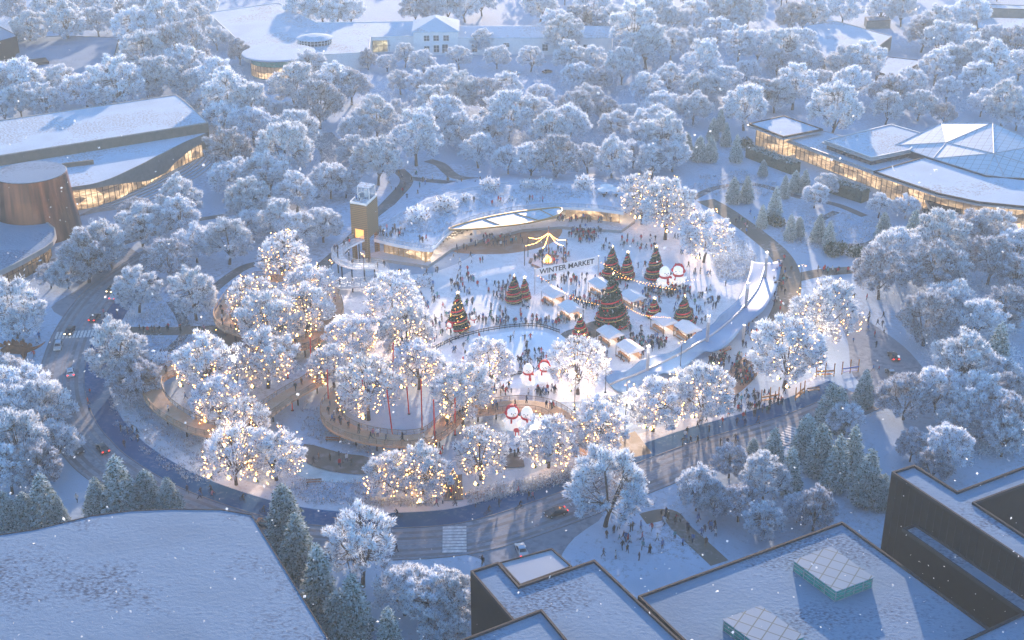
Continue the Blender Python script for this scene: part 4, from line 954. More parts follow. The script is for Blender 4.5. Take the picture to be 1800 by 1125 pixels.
# ---- shrubs, meadow and hedges
def in_poly(p, poly):
    x, y = p; c = False; n = len(poly)
    for i in range(n):
        x1, y1 = poly[i]; x2, y2 = poly[(i+1) % n]
        if (y1 > y) != (y2 > y) and x < (x2-x1)*(y-y1)/(y2-y1)+x1: c = not c
    return c
def scatter(poly, n, z=0.0):
    xs = [p[0] for p in poly]; ys = [p[1] for p in poly]; out = []; k = 0
    while len(out) < n and k < n*40:
        k += 1; p = (R.uniform(min(xs), max(xs)), R.uniform(min(ys), max(ys)))
        if in_poly(p, poly): out.append(at(*p, z))
    return out
def cover(name, poly, n, label, z=0.0, r=(.35, 1.0), per=16, mat='meadow', hs=.7):
    P = scatter(poly, n, z); C = np.array([tuple(p) for p in P])
    rr = NR.uniform(r[0], r[1], len(C)); C[:, 2] += rr*hs*.5
    q, t = sprays(C, per, rr, .5, .12, NR, hs, .7, None, None, .4)
    q[:, :, 2] = np.maximum(q[:, :, 2], z+.02)
    tag(link(name, quads_mesh(name, q, [M[mat]], t)), label, 'shrubbery', None, 'stuff')
cover('undergrowth', [(215, 590), (330, 592), (384, 592), (380, 612), (330, 622), (296, 640), (268, 656), (245, 650)], 330, 'frosted shrubs between the tan path and the boardwalk ring')
cover('undergrowth', [(235, 520), (265, 490), (350, 480), (385, 500), (395, 560), (385, 574), (215, 574)], 420, 'frosted shrubs north of the tan path')
cover('undergrowth', [(190, 690), (255, 700), (275, 725), (330, 757), (372, 770), (380, 850), (330, 850), (260, 805), (205, 750)], 480, 'frosted low shrubs beside the boardwalk ring and road')
cover('undergrowth', [(520, 842), (600, 848), (655, 845), (670, 888), (600, 892), (500, 880)], 300, 'frosted low shrubs below the icy pond')
cover('undergrowth', [(540, 700), (585, 735), (620, 770), (700, 785), (650, 800), (560, 780), (520, 750)], 220, 'frosted shrubs below the boardwalk bow')
cover('undergrowth', [(815, 872), (880, 856), (960, 840), (1030, 815), (1075, 795), (1080, 805), (1010, 845), (900, 872), (830, 885)], 420, 'dense frosted hedge shrubs along the pavement edge', r=(.7, 1.5), per=30)
cover('undergrowth', [(640, 880), (775, 876), (775, 890), (650, 892)], 120, 'frosted shrubs under the lit trees by the pavement', r=(.6, 1.2))
cover('undergrowth', [(1262, 402), (1300, 420), (1333, 455), (1308, 492), (1266, 492), (1248, 440)], 600, 'frosted meadow planting behind the wavy canopy')
cover('undergrowth', [(690, 396), (740, 370), (800, 348), (870, 334), (960, 327), (1060, 332), (1085, 345), (1000, 352), (900, 358), (820, 375), (770, 412), (700, 412)], 750, 'frosted planting on the pavilion roof garden', z=ZR, r=(.3, .9))
cover('undergrowth', [(1350, 395), (1400, 380), (1480, 375), (1590, 400), (1560, 440), (1460, 440), (1400, 430)], 650, 'frosted garden beds in front of the conservatory')
cover('undergrowth', [(1205, 345), (1230, 310), (1310, 300), (1380, 330), (1340, 350)], 420, 'frosted garden beds round the small pond')
cover('undergrowth', [(1020, 690), (1060, 700), (1130, 690), (1080, 720), (1030, 710)], 90, 'frosted tufts below the wavy canopy tip')
for pl_, n_, l_ in (([(215, 110), (300, 60), (380, 60), (470, 190), (590, 230), (600, 330), (520, 340), (440, 300), (400, 240), (360, 190)], 520, 'frosted shrub layer under the trees between museum and tower'),
                  ([(600, 140), (1080, 130), (1200, 60), (1180, 300), (960, 300), (780, 270), (640, 250)], 900, 'frosted shrub layer under the trees behind the pavilion'),
                  ([(1200, 20), (1420, 60), (1440, 110), (1560, 150), (1700, 60), (1800, 70), (1800, 200), (1560, 200), (1330, 195), (1200, 240)], 900, 'frosted shrub layer under the trees behind the conservatory'),
                  ([(1500, 470), (1640, 400), (1800, 440), (1800, 800), (1680, 820), (1640, 700), (1600, 590)], 420, 'frosted shrub layer under the eastern trees'),
                  ([(0, 10), (240, 10), (350, 60), (200, 62), (0, 45)], 260, 'frosted shrub layer under the far northwestern trees')):
    cover('undergrowth', pl_, n_, l_, 0, (1.4, 3.3), 70, 'frost', 1.0)
def hedge(a, b, h, wd, label, z=0):
    A, B = at(*a), at(*b); d = B-A; L_ = d.length; r = empty('hedge', A, math.atan2(d.y, d.x), label, 'hedge')
    n = int(L_*wd*1.6); C = np.stack([NR.uniform(0, L_, n), NR.uniform(-wd/2, wd/2, n), NR.choice([h, h, h*.7, h*.4], n)], 1)
    MB().box((L_/2, 0, h*.46), (L_, wd*.8, h*.92)).build('stems', M['hedge_green'], r)
    q, t = sprays(C, 26, .6, .4, .18, NR, .6, .1); t = np.clip(t*.6+.45*(q[:, :, 2].mean(1) > h*.9), 0, 1)
    link('leaves', quads_mesh('leaves', q, [M['hedge_leaf']], t), r)
hedge((1318, 275), (1398, 305), 4.0, 5.5, 'tall clipped snowy hedge beyond the small pond')
hedge((1340, 262), (1384, 257), 4.0, 4.0, 'clipped snowy hedge at the end of the glass front')
hedge((1442, 330), (1520, 355), 4.5, 5.0, 'tall clipped snowy hedge in front of the lit glass front')
bq, bt = sprays(np.array([(x_, y_, z_) for x_ in (-.7, 0, .7) for y_ in (-.5, .5) for z_ in (.5, 1.1)]), 60, .8, .5, .16, NR, .8, .3)
bush_me = quads_mesh('foliage', bq, [M['frost']], bt); gbush_me = quads_mesh('foliage', bq, [M['hedge_leaf']], bt*.75)
stem_me = MB().tube([(0, 0, 0), (0, 0, .7)], .08, 5).mesh('stems', M['bark'])
BUSH = [(860, 333, ZR, 2.2), (1026, 328, ZR, 2.2), (955, 331, ZR, 1.9), (927, 330, ZR, 1.6), (783, 368, ZR, 2.4), (733, 386, ZR, 2.4), (820, 352, ZR, 1.3), (285, 640, 0, 1.8), (300, 655, 0, 1.5), (745, 502, 0, 1.6)]
for x, y, z, s in BUSH:
    r = empty('frosted_bush', at(x, y, z), R.uniform(0, 6), None, 'bush'); r.scale = (s, s, s); link('foliage', bush_me, r); link('stems', stem_me, r); ALLT.append((r, x, y, s*12, 'bush'))
for x, y, s in ((1350, 392, 1.6), (1366, 397, 1.7), (1463, 448, 2.0), (1474, 443, 1.8), (1504, 450, 1.8), (1310, 259, 2.0)):
    r = empty('green_bush', at(x, y), R.uniform(0, 6), None, 'bush'); r.scale = (s, s, s); link('foliage', gbush_me, r); link('stems', stem_me, r); ALLT.append((r, x, y, s*12, 'green bush'))
# ---- snow falling through the air
n = 2400; P_ = []
while len(P_) < n:
    d = 22+300*R.random()**1.5; zz = 145-d*R.uniform(.18, .84)
    if 1 < zz < 143: P_.append((R.uniform(-1, 1)*d*.5, d, zz))
P_ = np.array(P_)
q, t = sprays(P_, 2, .01, .055, .045, NR); k_ = np.repeat(NR.uniform(.5, 1.5, len(q)//2), 2)[:, None, None]; q = (q-q.mean(1, keepdims=True))*k_+q.mean(1, keepdims=True)
tag(link('falling_snow', quads_mesh('falling_snow', q, [M['flake']], t)), 'sparse white snowflakes drifting in the air', 'snowflakes', None, 'stuff')
# ------------------------------------------------------------------ decorated trees
bauble_me = MB().ball((0, 0, 0), .17, 8).mesh('bauble', M['red_paint'], True)
XV = []
for sd_ in (41, 42):
    q, t = conifer(sd_, 8, 2.6, layers=15, dens=1.5, rnd=.85)
    XV.append((fir_trunk(8), quads_mesh('foliage', q, [M['xmas_green']], t)))
def spiral(h, r0, turns, ph, wd, n=90):
    vs = []; fs = []
    for i in range(n):
        f = i/(n-1); z = h*(.06+.86*f); r = r0*(1-f)**.8*1.08+.12; a = ph+turns*2*math.pi*f**.85
        vs += [(r*math.cos(a), r*math.sin(a), z), (r*1.04*math.cos(a), r*1.04*math.sin(a), z+wd)]
    return vs, [(2*i, 2*i+2, 2*i+3, 2*i+1) for i in range(n-1)]
XT = [(1075, 490, 437, 'broad decorated tree with red ribbon right of the banner, left of its pair', 34), (1102, 490, 446, 'slim decorated tree with red ribbon, right one of the pair east of the banner', 26),
      (1151, 491, 437, 'decorated tree with red ribbon behind the twin snowmen', 34), (904, 531, 487, 'taller of the two small decorated trees west of the banner', 30), (922, 527, 490, 'shorter of the two small decorated trees west of the banner', 21),
      (806, 580, 518, 'gold lit decorated tree west of the ice rink', 38), (1075, 575, 486, 'tallest decorated tree, in the middle of the market stalls', 58), (1149, 558, 526, 'smallest decorated tree with red baubles, between market stalls', 26),
      (1201, 574, 523, 'decorated tree with red baubles beside the white stall near the wavy canopy', 38), (1020, 593, 557, 'small decorated tree at the east end of the ice rink', 28)]
for i, (x, y, yt, lab, w_) in enumerate(XT):
    p = at(x, y); h = (y-yt)*mpp(x, y)/math.cos(math.radians(29)); h *= 1.0; W_ = w_*mpp(x, y)
    r = empty('christmas_tree', p, R.uniform(0, 6), lab, 'christmas tree', 'decorated trees on the plaza')
    k = (W_*.5/2.6, W_*.5/2.6, h/8.0)
    tr = link('trunk', XV[i % 2][0], r); tr.scale = k; fo = link('foliage', XV[i % 2][1], r); fo.scale = k
    for nm, mt, ph in (('red_ribbon', 'red_cloth', 0), ('gold_ribbon', 'gold_cloth', 1.6)):
        m = MB(); m.add(*spiral(h, W_*.5, 3.6, ph, .42 if nm[0] == 'r' else .24)); ob = m.build(nm, M[mt], r)
        so_ = ob.modifiers.new('thickness', 'SOLIDIFY'); so_.thickness = .06
    nb = 80 if w_ > 50 else (46 if i in (7, 8, 9) else 30)
    for j in range(nb):
        f = R.random()**1.4*.93; a = R.uniform(0, 6.28); rr = W_*.5*(1-f)**.85*1.0+.05
        b_ = link('bauble', bauble_me, r, (rr*math.cos(a), rr*math.sin(a), h*(.07+.86*f))); b_.scale = (R.uniform(.6, 1.15)*(1.25 if w_ > 50 else 1),)*3
    if i == 5:
        for j in range(60):
            f = R.random()*.93; a = R.uniform(0, 6.28); rr = W_*.5*(1-f)**.85+.1
            link('small_bulb', bulb_me, r, (rr*math.cos(a), rr*math.sin(a), h*(.07+.86*f))).scale = (.5,)*3
    m = MB(); vs = []
    for k_ in range(10):
        rr = .55 if k_ % 2 == 0 else .22; a = math.pi*2*k_/10+math.pi/2; vs.append((rr*math.cos(a), 0, h+.1+rr*math.sin(a)))
    m.add([(0, -.12, h+.1), (0, .12, h+.1)]+vs, [(0, 2+k_, 2+(k_+1) % 10) for k_ in range(10)]+[(1, 2+(k_+1) % 10, 2+k_) for k_ in range(10)])
    m.build('star', M['small_bulb'], r)
# light cone by the pavement
r = empty('light_cone', at(797, 872), 0, 'cone of light strings over the boardwalk by the pavement', 'light cone')
MB().tube([(0, 0, 0), (0, 0, 6.6)], .09, 6).build('mast', M['dark_metal'], r)
wi = MB()
for i in range(40):
    f = i/39; a = f*7*2*math.pi; rr = 2.4*(1-f)+.1; p = (rr*math.cos(a), rr*math.sin(a), .5+6*f)
    link('bulb', bulb_me, r, p).scale = (.5,)*3
for i in range(12): a = i*math.pi/6; wi.tube([(0, 0, 6.5), (2.5*math.cos(a), 2.5*math.sin(a), .4)], .03, 3)
wi.build('cables', M['gold_cloth'], r)
# ------------------------------------------------------------------ snowmen
def snowman(x, y, hpx, kind, face, label):
    p = at(x, y); h = hpx*mpp(x, y)/math.cos(math.radians(31)); r = empty('snowman', p, face, label, 'snowman'); k = h/5.4
    W = M['snowman_white']; r.scale = (k*.84, k*.84, k*.95)
    MB().lathe([(.05, 0), (1.1, .02), (1.62, .5), (1.82, 1.2), (1.7, 1.95), (1.25, 2.7), (1.02, 3.0), (.95, 3.1)], (0, 0, 0), 24).build('body', W, r, True)
    hd = MB().lathe([(.7, 2.95), (1.15, 3.2), (1.36, 3.75), (1.34, 4.2), (1.1, 4.8), (.65, 5.2), (.03, 5.36)], (0, 0, 0), 24).build('head', W, r, True)
    MB().ball((-.42, -1.28, 4.15), .13, 8).build('eye', M['black_paint'], hd); MB().ball((.42, -1.28, 4.15), .13, 8).build('eye', M['black_paint'], hd)
    MB().tube([(0, -1.3, 3.95), (0, -1.75, 3.9)], .14, 8, .02).build('nose', M['orange_wood'], hd)
    m = MB(); m.tube([(-.35, -1.3, 3.62), (0, -1.36, 3.54), (.35, -1.3, 3.62)], .04, 5); m.build('mouth', M['black_paint'], hd)
    sc_ = MB(); ring = [(1.12*math.cos(a), 1.12*math.sin(a), 3.08) for a in [2*math.pi*i/20 for i in range(21)]]
    sc_.tube(ring, .30, 6)
    if kind == 'scarf': sc_.box((.35, -1.42, 2.55), (.5, .16, .95), 0); sc_.box((.35, -1.62, 1.9), (.72, .2, .8), 0)
    else: sc_.box((-.55, -1.5, 2.5), (.4, .16, .9), .1)
    sc_.build('scarf', M['red_cloth'], r)
    for s in (-1, 1):
        MB().tube([(s*1.3, -.3, 2.6), (s*1.9, -.6, 2.5), (s*2.15, -.9, 2.9 if s > 0 else 2.2)], .42, 8, .3).build('arm', W, r, True)
    if kind == 'bow':
        b = MB(); ring = [(1.42*math.cos(a), -.15+.1*math.sin(a), 4.0+1.36*math.sin(a)) for a in [math.pi*i/14 for i in range(15)]]
        b.tube(ring, .24, 6); b.ball((0, .34, 4.12), 1.42, 16); b.ball((-1.38, -.1, 4.0), .5, 10); b.ball((1.38, -.1, 4.0), .5, 10)
        b.build('earmuffs', M['red_cloth'], r, True)
        e = MB(); e.lathe([(.34, 0), (.25, .35), (.02, .7)], (-.75, 0, 5.05), 8); e.lathe([(.34, 0), (.25, .35), (.02, .7)], (.75, 0, 5.05), 8); e.build('hat_ears', M['red_cloth'], r)
    else:
        b = MB(); b.lathe([(.33, 0), (.36, .2), (.15, .42)], (1.15, -1.15, 2.95), 10); b.build('mitten', M['red_cloth'], r)
    return r
snowman(1167, 508, 39, 'scarf', .25, 'big snowman with red scarf, left of the twins by the market')
snowman(1191, 504, 38, 'bow', -.3, 'big snowman with red earmuffs, right of the twins by the market')
snowman(928, 675, 36, 'scarf', .1, 'big white snowman with red scarf at the edge of the ice rink')
snowman(957, 669, 35, 'bow', -.2, 'big snowman with red earmuffs at the edge of the ice rink')
snowman(900, 754, 42, 'bow', .25, 'big snowman with red earmuffs in the clearing before the boardwalk')
snowman(926, 756, 42, 'scarf', -.2, 'big snowman with red scarf in the clearing before the boardwalk')
snowman(791, 587, 21, 'bow', -.6, 'smaller snowman beside the gold lit decorated tree')
snowman(832, 571, 17, 'scarf', .2, 'smallest snowman, just outside the rink fence')
for x, y, l in ((1182, 510, 'red and white gift drum between the twin snowmen by the market'), (909, 764, 'red and white gift drum before the snowmen in the clearing')):
    r = empty('gift_drum', at(x, y), 0, l, 'gift drum')
    MB().lathe([(.75, 0), (.75, 1.0)], (0, 0, 0), 16).build('drum', M['snowman_white'], r)
    MB().lathe([(.8, 1.0), (.8, 1.22)], (0, 0, 0), 16).build('lid', M['red_cloth'], r)
    m = MB(); [m.box((.76*math.cos(a), .76*math.sin(a), .5), (.06, .28, .98), a) for a in [i*math.pi/3 for i in range(6)]]; m.build('stripes', M['red_cloth'], r)
# ------------------------------------------------------------------ market stalls
ax = at(1038.3, 531)-at(1017.3, 516.7); AZ = math.atan2(ax.y, ax.x)
STALL = [(973.5, 530, 'white canopied market stall nearest the banner'), (1003, 556, 'white canopied market stall between the banner stall and the ice rink'), (1056, 514, 'white canopied market stall behind the tallest decorated tree'),
         (1072, 601, 'white canopied market stall in front of the tallest decorated tree'), (1107, 627, 'white canopied market stall closest to the wavy canopy tip'), (1167, 579, 'white canopied market stall between the two bauble covered trees'),
         (1208, 592, 'white canopied market stall half hidden behind the wavy canopy'), (1112, 536, 'white canopied market stall just right of the tallest decorated tree')]
def stall_parts():
    out = []
    m = MB(); L_, D_ = 6.0, 4.6
    m.add([(-L_/2, -D_/2, 2.7), (L_/2, -D_/2, 2.7), (L_/2, D_/2, 2.9), (-L_/2, D_/2, 2.9), (-L_/2, .3, 3.6), (L_/2, .3, 3.6), (-L_/2, -D_/2, 2.4), (L_/2, -D_/2, 2.4), (L_/2, D_/2, 2.6), (-L_/2, D_/2, 2.6)],
          [(0, 1, 5, 4), (2, 3, 4, 5), (1, 2, 5), (3, 0, 4), (6, 7, 1, 0), (8, 9, 3, 2), (7, 8, 2, 1), (9, 6, 0, 3)])
    out.append(('canopy', m.mesh('canopy', M['canvas'])))
    for sx in (-1, 1):
        for sy in (-1, 1):
            q = MB(); q.box((sx*2.9, sy*2.2, 1.3), (.1, .1, 2.6)); out.append(('post', q.mesh('post', M['dark_metal'])))
    for sy in (-1, 1):
        q = MB(); q.box((0, sy*1.7, .95), (4.8, .8, .08)); q.box((0, sy*1.4, .48), (4.6, .06, .86)); q.box((-2.2, sy*1.7, .46), (.08, .7, .9)); q.box((2.2, sy*1.7, .46), (.08, .7, .9)); out.append(('counter', q.mesh('counter', M['deck_wood'])))
    q = MB()
    rr = random.Random(4)
    for i in range(26): q.box((rr.uniform(-2.2, 2.2), rr.choice((-1, 1))*rr.uniform(1.5, 1.95), 1.1), (.25, .2, rr.uniform(.12, .3)))
    out.append(('goods', q.mesh('goods', M['orange_wood'])))
    q = MB(); q.box((0, -2.9, .45), (4, .35, .07)); q.box((-1.7, -2.9, .21), (.08, .3, .41)); q.box((1.7, -2.9, .21), (.08, .3, .41)); out.append(('bench', q.mesh('bench', M['terrace_wood'])))
    q = MB(); [q.ball((-2.8+i*.7, 0, 2.75), .09, 6) for i in range(9)]; out.append(('lights', q.mesh('lights', M['small_bulb'])))
    return out
SP_ = stall_parts()
for x, y, l in STALL:
    r = empty('market_stall', at(x, y), AZ+R.uniform(-.05, .05), l, 'market stall', 'white canopied market stalls')
    for n_, me in SP_: link(n_, me, r)
    add_point_light(r, 1.7, 60)  # extra point light under the canopy, added to lift the market's brightness
# ------------------------------------------------------------------ banner
A, B = at(940, 517), at(1051, 494); bn = empty('banner', A, 0, 'white banner on two posts reading WINTER MARKET', 'banner'); d = B-A; L_ = d.length; rz = math.atan2(d.y, d.x); bn.rotation_euler = (0, 0, rz)
HB = 7.6
for xx in (0, L_): MB().tube([(xx, 0, 0), (xx, 0, HB)], .13, 8).build('post', M['steel'], bn)
MB().box((L_/2, 0, HB-1.35), (L_-.3, .05, 2.5)).build('cloth', M['canvas'], bn)
tc = bpy.data.curves.new('lettering', 'FONT'); tc.body = 'WINTER MARKET'; tc.align_x = 'CENTER'; tc.align_y = 'CENTER'; tc.extrude = .015; tc.offset = .04; tc.size = 2.05; tc.materials.append(M['black_paint'])
to_ = bpy.data.objects.new('lettering', tc); COL.objects.link(to_); to_.parent = bn; to_.location = (L_/2, -.05, HB-1.35); to_.rotation_euler = (math.pi/2, 0, 0)
bpy.context.view_layer.update(); dimx = to_.dimensions.x
tm_ = bpy.data.meshes.new_from_object(to_.evaluated_get(bpy.context.evaluated_depsgraph_get())); tm_.name = 'lettering'; bpy.data.objects.remove(to_)
to_ = link('lettering', tm_, bn, (L_/2, -.05, HB-1.35), (math.pi/2, 0, 0))
to_.scale = (L_*.86/dimx, 1, 1)
# ------------------------------------------------------------------ fire pit
fp = at(963, 462); r = empty('fire_pit', fp, 0, 'blazing log fire inside a ring of gravel', 'fire pit')
MB().lathe([(1.9, 0), (1.9, .35), (1.5, .4), (1.4, .2)], (0, 0, 0), 24).build('stone_ring', M['concrete'], r)
lo = MB()
for i in range(9): a = i*2*math.pi/9; lo.tube([(1.2*math.cos(a), 1.2*math.sin(a), .25), (.1*math.cos(a+1), .1*math.sin(a+1), 1.5)], .14, 6)
lo.build('logs', M['bark'], r)
fl = MB(); rr = random.Random(2)
for i in range(16):
    a = rr.uniform(0, 6.28); q = rr.uniform(0, .8); hgt = rr.uniform(1.2, 3.0)*(1.15-q*.7); x0, y0 = q*math.cos(a), q*math.sin(a)
    fl.lathe([(.05, 0), (.30, .35*hgt*.5), (.22, .5*hgt), (.10, .8*hgt), (.01, hgt)], (x0, y0, .3), 7)
fl.build('flames', M['flame'], r)
fl = MB()
for i in range(6):
    a = rr.uniform(0, 6.28); q = rr.uniform(.85, 1.1); fl.lathe([(.05, 0), (.16, .3), (.08, .7), (.01, 1.1)], (q*math.cos(a), q*math.sin(a), .3), 7)
fl.build('embers', M['flame_core'], r)
for i in range(7):
    if i == 5: continue
    a = i*2*math.pi/7+.3; r = empty('curved_bench', fp+Vector((5.0*math.cos(a), 5.0*math.sin(a), 0)), a, None, 'bench', 'wooden benches round the fire pit')
    MB().box((0, 0, .42), (.9, 3.3, .12)).build('seat', M['terrace_wood'], r)
    for s in (-1, 1): MB().box((0, s*1.2, .18), (.6, .3, .36)).build('leg', M['dark_metal'], r)
PT = [(922, 467), (928, 452), (953, 472), (990, 467), (995, 456), (964, 446)]
mast_p = at(964, 449)
r = empty('festoon', mast_p, 0, 'mast with bright festoon lights fanning out over the fire pit', 'festoon lights')
MB().tube([(0, 0, 0), (0, 0, 9.2)], .12, 8).build('mast', M['terrace_wood'], r)
for q in PT[:5]:
    p = at(*q)-mast_p; MB().tube([(p.x, p.y, 0), (p.x, p.y, 6.2)], .13, 6).build('post', M['bark'], r)
    pts = smooth([(p.x, p.y, 6.1), (p.x*.5, p.y*.5, 5.6), (0, 0, 7.0)], 10)
    wi = MB().tube(pts, .025, 3).build('cable', M['black_paint'], r)
    for k in range(1, len(pts)-1): link('bulb', bulb_me, wi, pts[k]).scale = (.85,)*3
# light string swags over the market
for k, (a, b, l) in enumerate((((941, 517), (1075, 572), 'string of lights from banner post to tallest tree'), ((1051, 494), (1190, 540), 'string of lights from the banner to the east market'), ((1075, 560), (1180, 590), 'string of lights from tallest tree to the eastern stalls'), ((1075, 520), (1230, 520), 'string of lights running behind the market towards the canopy'))):
    A, B = at(*a), at(*b); A.z = 6.0; B.z = 5.0; o0 = Vector((A.x, A.y, 0)); mid = (A+B)/2; mid.z = 3.6
    pts = [p-o0 for p in smooth([A, mid, B], 14)]
    r = empty('light_string', o0, 0, l, 'light string'); wi = MB().tube(pts, .02, 3).build('cable', M['black_paint'], r)
    for p in pts[1:-1]: link('bulb', bulb_me, wi, p).scale = (.55,)*3
# ------------------------------------------------------------------ rink fence
def fence(pts, label):
    P = densify(smooth(ats(pts), 6), 1.9); o0 = P[0].copy(); P = [p-o0 for p in P]
    r = empty('rink_fence', o0, 0, label, 'fence'); m = MB()
    for zz in (.5, 1.05): 
        m.ribbon(P, -.04, .04, zz, .22)
    m.build('rails', M['black_paint'], r)
    for p in P[:100]: MB().box((p.x, p.y, .6), (.14, .14, 1.2)).build('post', M['black_paint'], r)
fence([(756, 619), (778, 608), (800, 598), (850, 584), (905, 576), (950, 576), (983, 586)], 'curved black rail fence along the back of the ice rink')
fence([(897, 664), (907, 660), (917, 659)], 'short black rail fence left of the rink edge snowmen')
# ------------------------------------------------------------------ wavy canopy
ST = [((1321, 458), (1346, 462), (1375, 457), 3.6, 3.2), ((1316, 484), (1342, 478), (1369, 490), 4.2, 3.0), ((1306, 508), (1332, 506), (1362, 512), 5.4, 3.6), ((1296, 528), (1313, 533), (1345, 541), 6.0, 3.4), ((1268, 552), (1296, 552), (1326, 560), 4.8, 3.8), ((1254, 568), (1275, 571), (1305, 577), 3.8, 4.6), ((1226, 584), (1247, 592), (1279, 605), 5.4, 3.6),
      ((1206, 600), (1223, 606), (1255, 618), 5.0, 3.0), ((1182, 618), (1196, 622), (1232, 622), 3.2, 3.8), ((1152, 624), (1166, 637), (1190, 655), 4.8, 2.8), ((1128, 632), (1140, 649), (1165, 656), 4.2, 2.8), ((1104, 650), (1110, 662), (1135, 671), 2.4, 2.0), ((1076, 652), (1085, 671), (1107, 690), 2.6, .8), ((1062, 664), (1072, 677), (1086, 688), 1.4, .6)]
NS = len(ST)
def hz3(i, ph, m=3.4, a=1.3): return (m+a*math.sin(i*1.9+ph))*(1 if i < NS-3 else (NS-i)/4.5)*(.62 if i < 2 else 1)
wl = smooth([at(*s[0], hz3(i, .4)) for i, s in enumerate(ST)], 7); wr = smooth([at(*s[2], hz3(i, 2.6, 2.3, .9)) for i, s in enumerate(ST)], 7); wm = smooth([at(*s[1], (1.7 if i < 2 else 2.5+.35*math.sin(i*1.9+.4)) if i < NS-3 else .6+.6*(NS-1-i)) for i, s in enumerate(ST)], 7)
r = empty('wavy_canopy', at(1250, 610), 0, 'long undulating pale blue fabric canopy with a tube along its crest', 'canopy'); o0 = Vector(r.location); m = MB(); nc = 10; vs = []
for l_, c_, r_ in zip(wl, wm, wr):
    row = []
    for j in range(nc+1):
        f = j/nc
        p = l_*(1-f)*(1-2*f)+c_*4*f*(1-f)+r_*f*(2*f-1)    # parabola through the three lines
        row.append(p-o0)
    vs += row
m.add(vs, [(i*(nc+1)+j, (i+1)*(nc+1)+j, (i+1)*(nc+1)+j+1, i*(nc+1)+j+1) for i in range(len(wl)-1) for j in range(nc)])
ob = m.build('fabric', M['fabric_wave'], r, True); s_ = ob.modifiers.new('thickness', 'SOLIDIFY'); s_.thickness = .12; s_.offset = -1
MB().tube([p-o0+Vector((0, 0, .12)) for p in wm], .28, 8).build('crest_tube', M['steel'], r, True)
for x, y, h in ((1345, 483, 9.2), (1311, 541, 9.6), (1243, 600, 9.4), (1138, 652, 9.0), (1306, 600, 4.6)):
    big = h > 5; p = at(x, y, 2.4 if big else 0); c = empty('lamp_column', (p.x, p.y, 0), 0, None, 'lamp column', 'steel columns holding up the wavy canopy')
    MB().lathe([(.42, 0), (.42, h-1.7 if big else h)], (0, 0, 0), 14).build('shaft', M['steel'], c)
    if big: add_point_light(c, h+.2, 330)
    if big: MB().lathe([(.44, h-1.7), (.44, h), (.3, h+.05)], (0, 0, 0), 14).build('lamp_head', M['white_paint'], c)
# ------------------------------------------------------------------ playground, seats, parasols
def swing(x, y, rz, mat, label, n=3):
    r = empty('swing_frame', at(x, y), rz, label, 'swing')
    for i in range(n): MB().tube([(i*2.2-2.2, 0, 0), (i*2.2-2.2, .1, 3.4+.3*(i % 2))], .13, 6).build('post', M['orange_wood'], r)
    MB().box((0, 0, 1.5), (4.4, .2, .35)).build('beam', M[mat], r)
    MB().box((0, .2, .55), (3.8, .6, .12)).build('seat', M[mat], r)
    m = MB()
    for xx in (-1.7, 1.7): m.box((xx, .2, 1.0), (.05, .05, .9))
    m.build('hangers', M['dark_metal'], r)
swing(1353, 706, .3, 'orange_wood', 'wooden swing frame with tall posts nearest the big lit tree')
swing(1406, 698, .9, 'orange_wood', 'wooden swing frame hung with green ornaments beside the snowy kerb')
swing(1450, 662, .1, 'orange_wood', 'wooden swing frame left of the blue swing')
swing(1494, 656, .3, 'blue_paint', 'blue swing frame with orange posts by the parking road')
def bench(x, y, rz, label):
    r = empty('bench', at(x, y), rz, label, 'bench'); MB().box((0, 0, .45), (3.2, .55, .1)).build('seat', M['terrace_wood'], r); MB().box((0, .3, .8), (3.2, .07, .35)).build('backrest', M['terrace_wood'], r)
    for s in (-1, 1): MB().box((s*1.3, 0, .2), (.1, .5, .4)).build('leg', M['dark_metal'], r)
bench(1430, 688, .25, 'bench beside the blue swing'); bench(1278, 618, .75, 'bench under the middle of the wavy canopy edge'); bench(1326, 562, 1.0, 'bench under the upper wavy canopy edge'); bench(585, 776, -.1, 'bench beside the icy pond'); bench(552, 850, .1, 'bench on the south bank of the icy pond')
for x, y, l in ((1062, 341, 'left white parasol on the pavilion roof garden'), (1083, 341, 'right white parasol on the pavilion roof garden'), (1066, 335, 'rear white parasol on the pavilion roof garden')):
    r = empty('parasol', at(x, y+5, ZR), 0, l, 'parasol'); MB().lathe([(2.3, 2.4), (1.2, 2.85), (.05, 3.2)], (0, 0, 0), 10).build('canopy', M['canvas'], r); MB().tube([(0, 0, 0), (0, 0, 3.2)], .06, 6).build('pole', M['dark_metal'], r)
    m = MB(); m.box((0, 0, .75), (1.1, 1.1, .06)); m.box((0, 0, .37), (.5, .5, .7)); m.build('table', M['dark_metal'], r)
# ------------------------------------------------------------------ bodies grown from a jointed skeleton
def grow(name, verts, edges, radii, mats, sub=1, paint=None):
    me = bpy.data.meshes.new('bones'); me.from_pydata(verts, edges, []); ob = bpy.data.objects.new('bones', me); COL.objects.link(ob)
    sk = ob.modifiers.new('skin', 'SKIN'); sk.use_smooth_shade = True
    for v, rd in zip(me.skin_vertices[0].data, radii): v.radius = (rd, rd) if not hasattr(rd, '__len__') else rd
    me.skin_vertices[0].data[0].use_root = True
    if sub: s = ob.modifiers.new('sub', 'SUBSURF'); s.levels = sub; s.render_levels = sub
    dg = bpy.context.evaluated_depsgraph_get(); dg.update()
    out = bpy.data.meshes.new_from_object(ob.evaluated_get(dg)); out.name = name
    bpy.data.objects.remove(ob); out.materials.clear()
    for m in mats: out.materials.append(m)
    out.polygons.foreach_set('use_smooth', [True]*len(out.polygons))
    if paint: out.polygons.foreach_set('material_index', [paint(p.center) for p in out.polygons])
    out.update(); return out
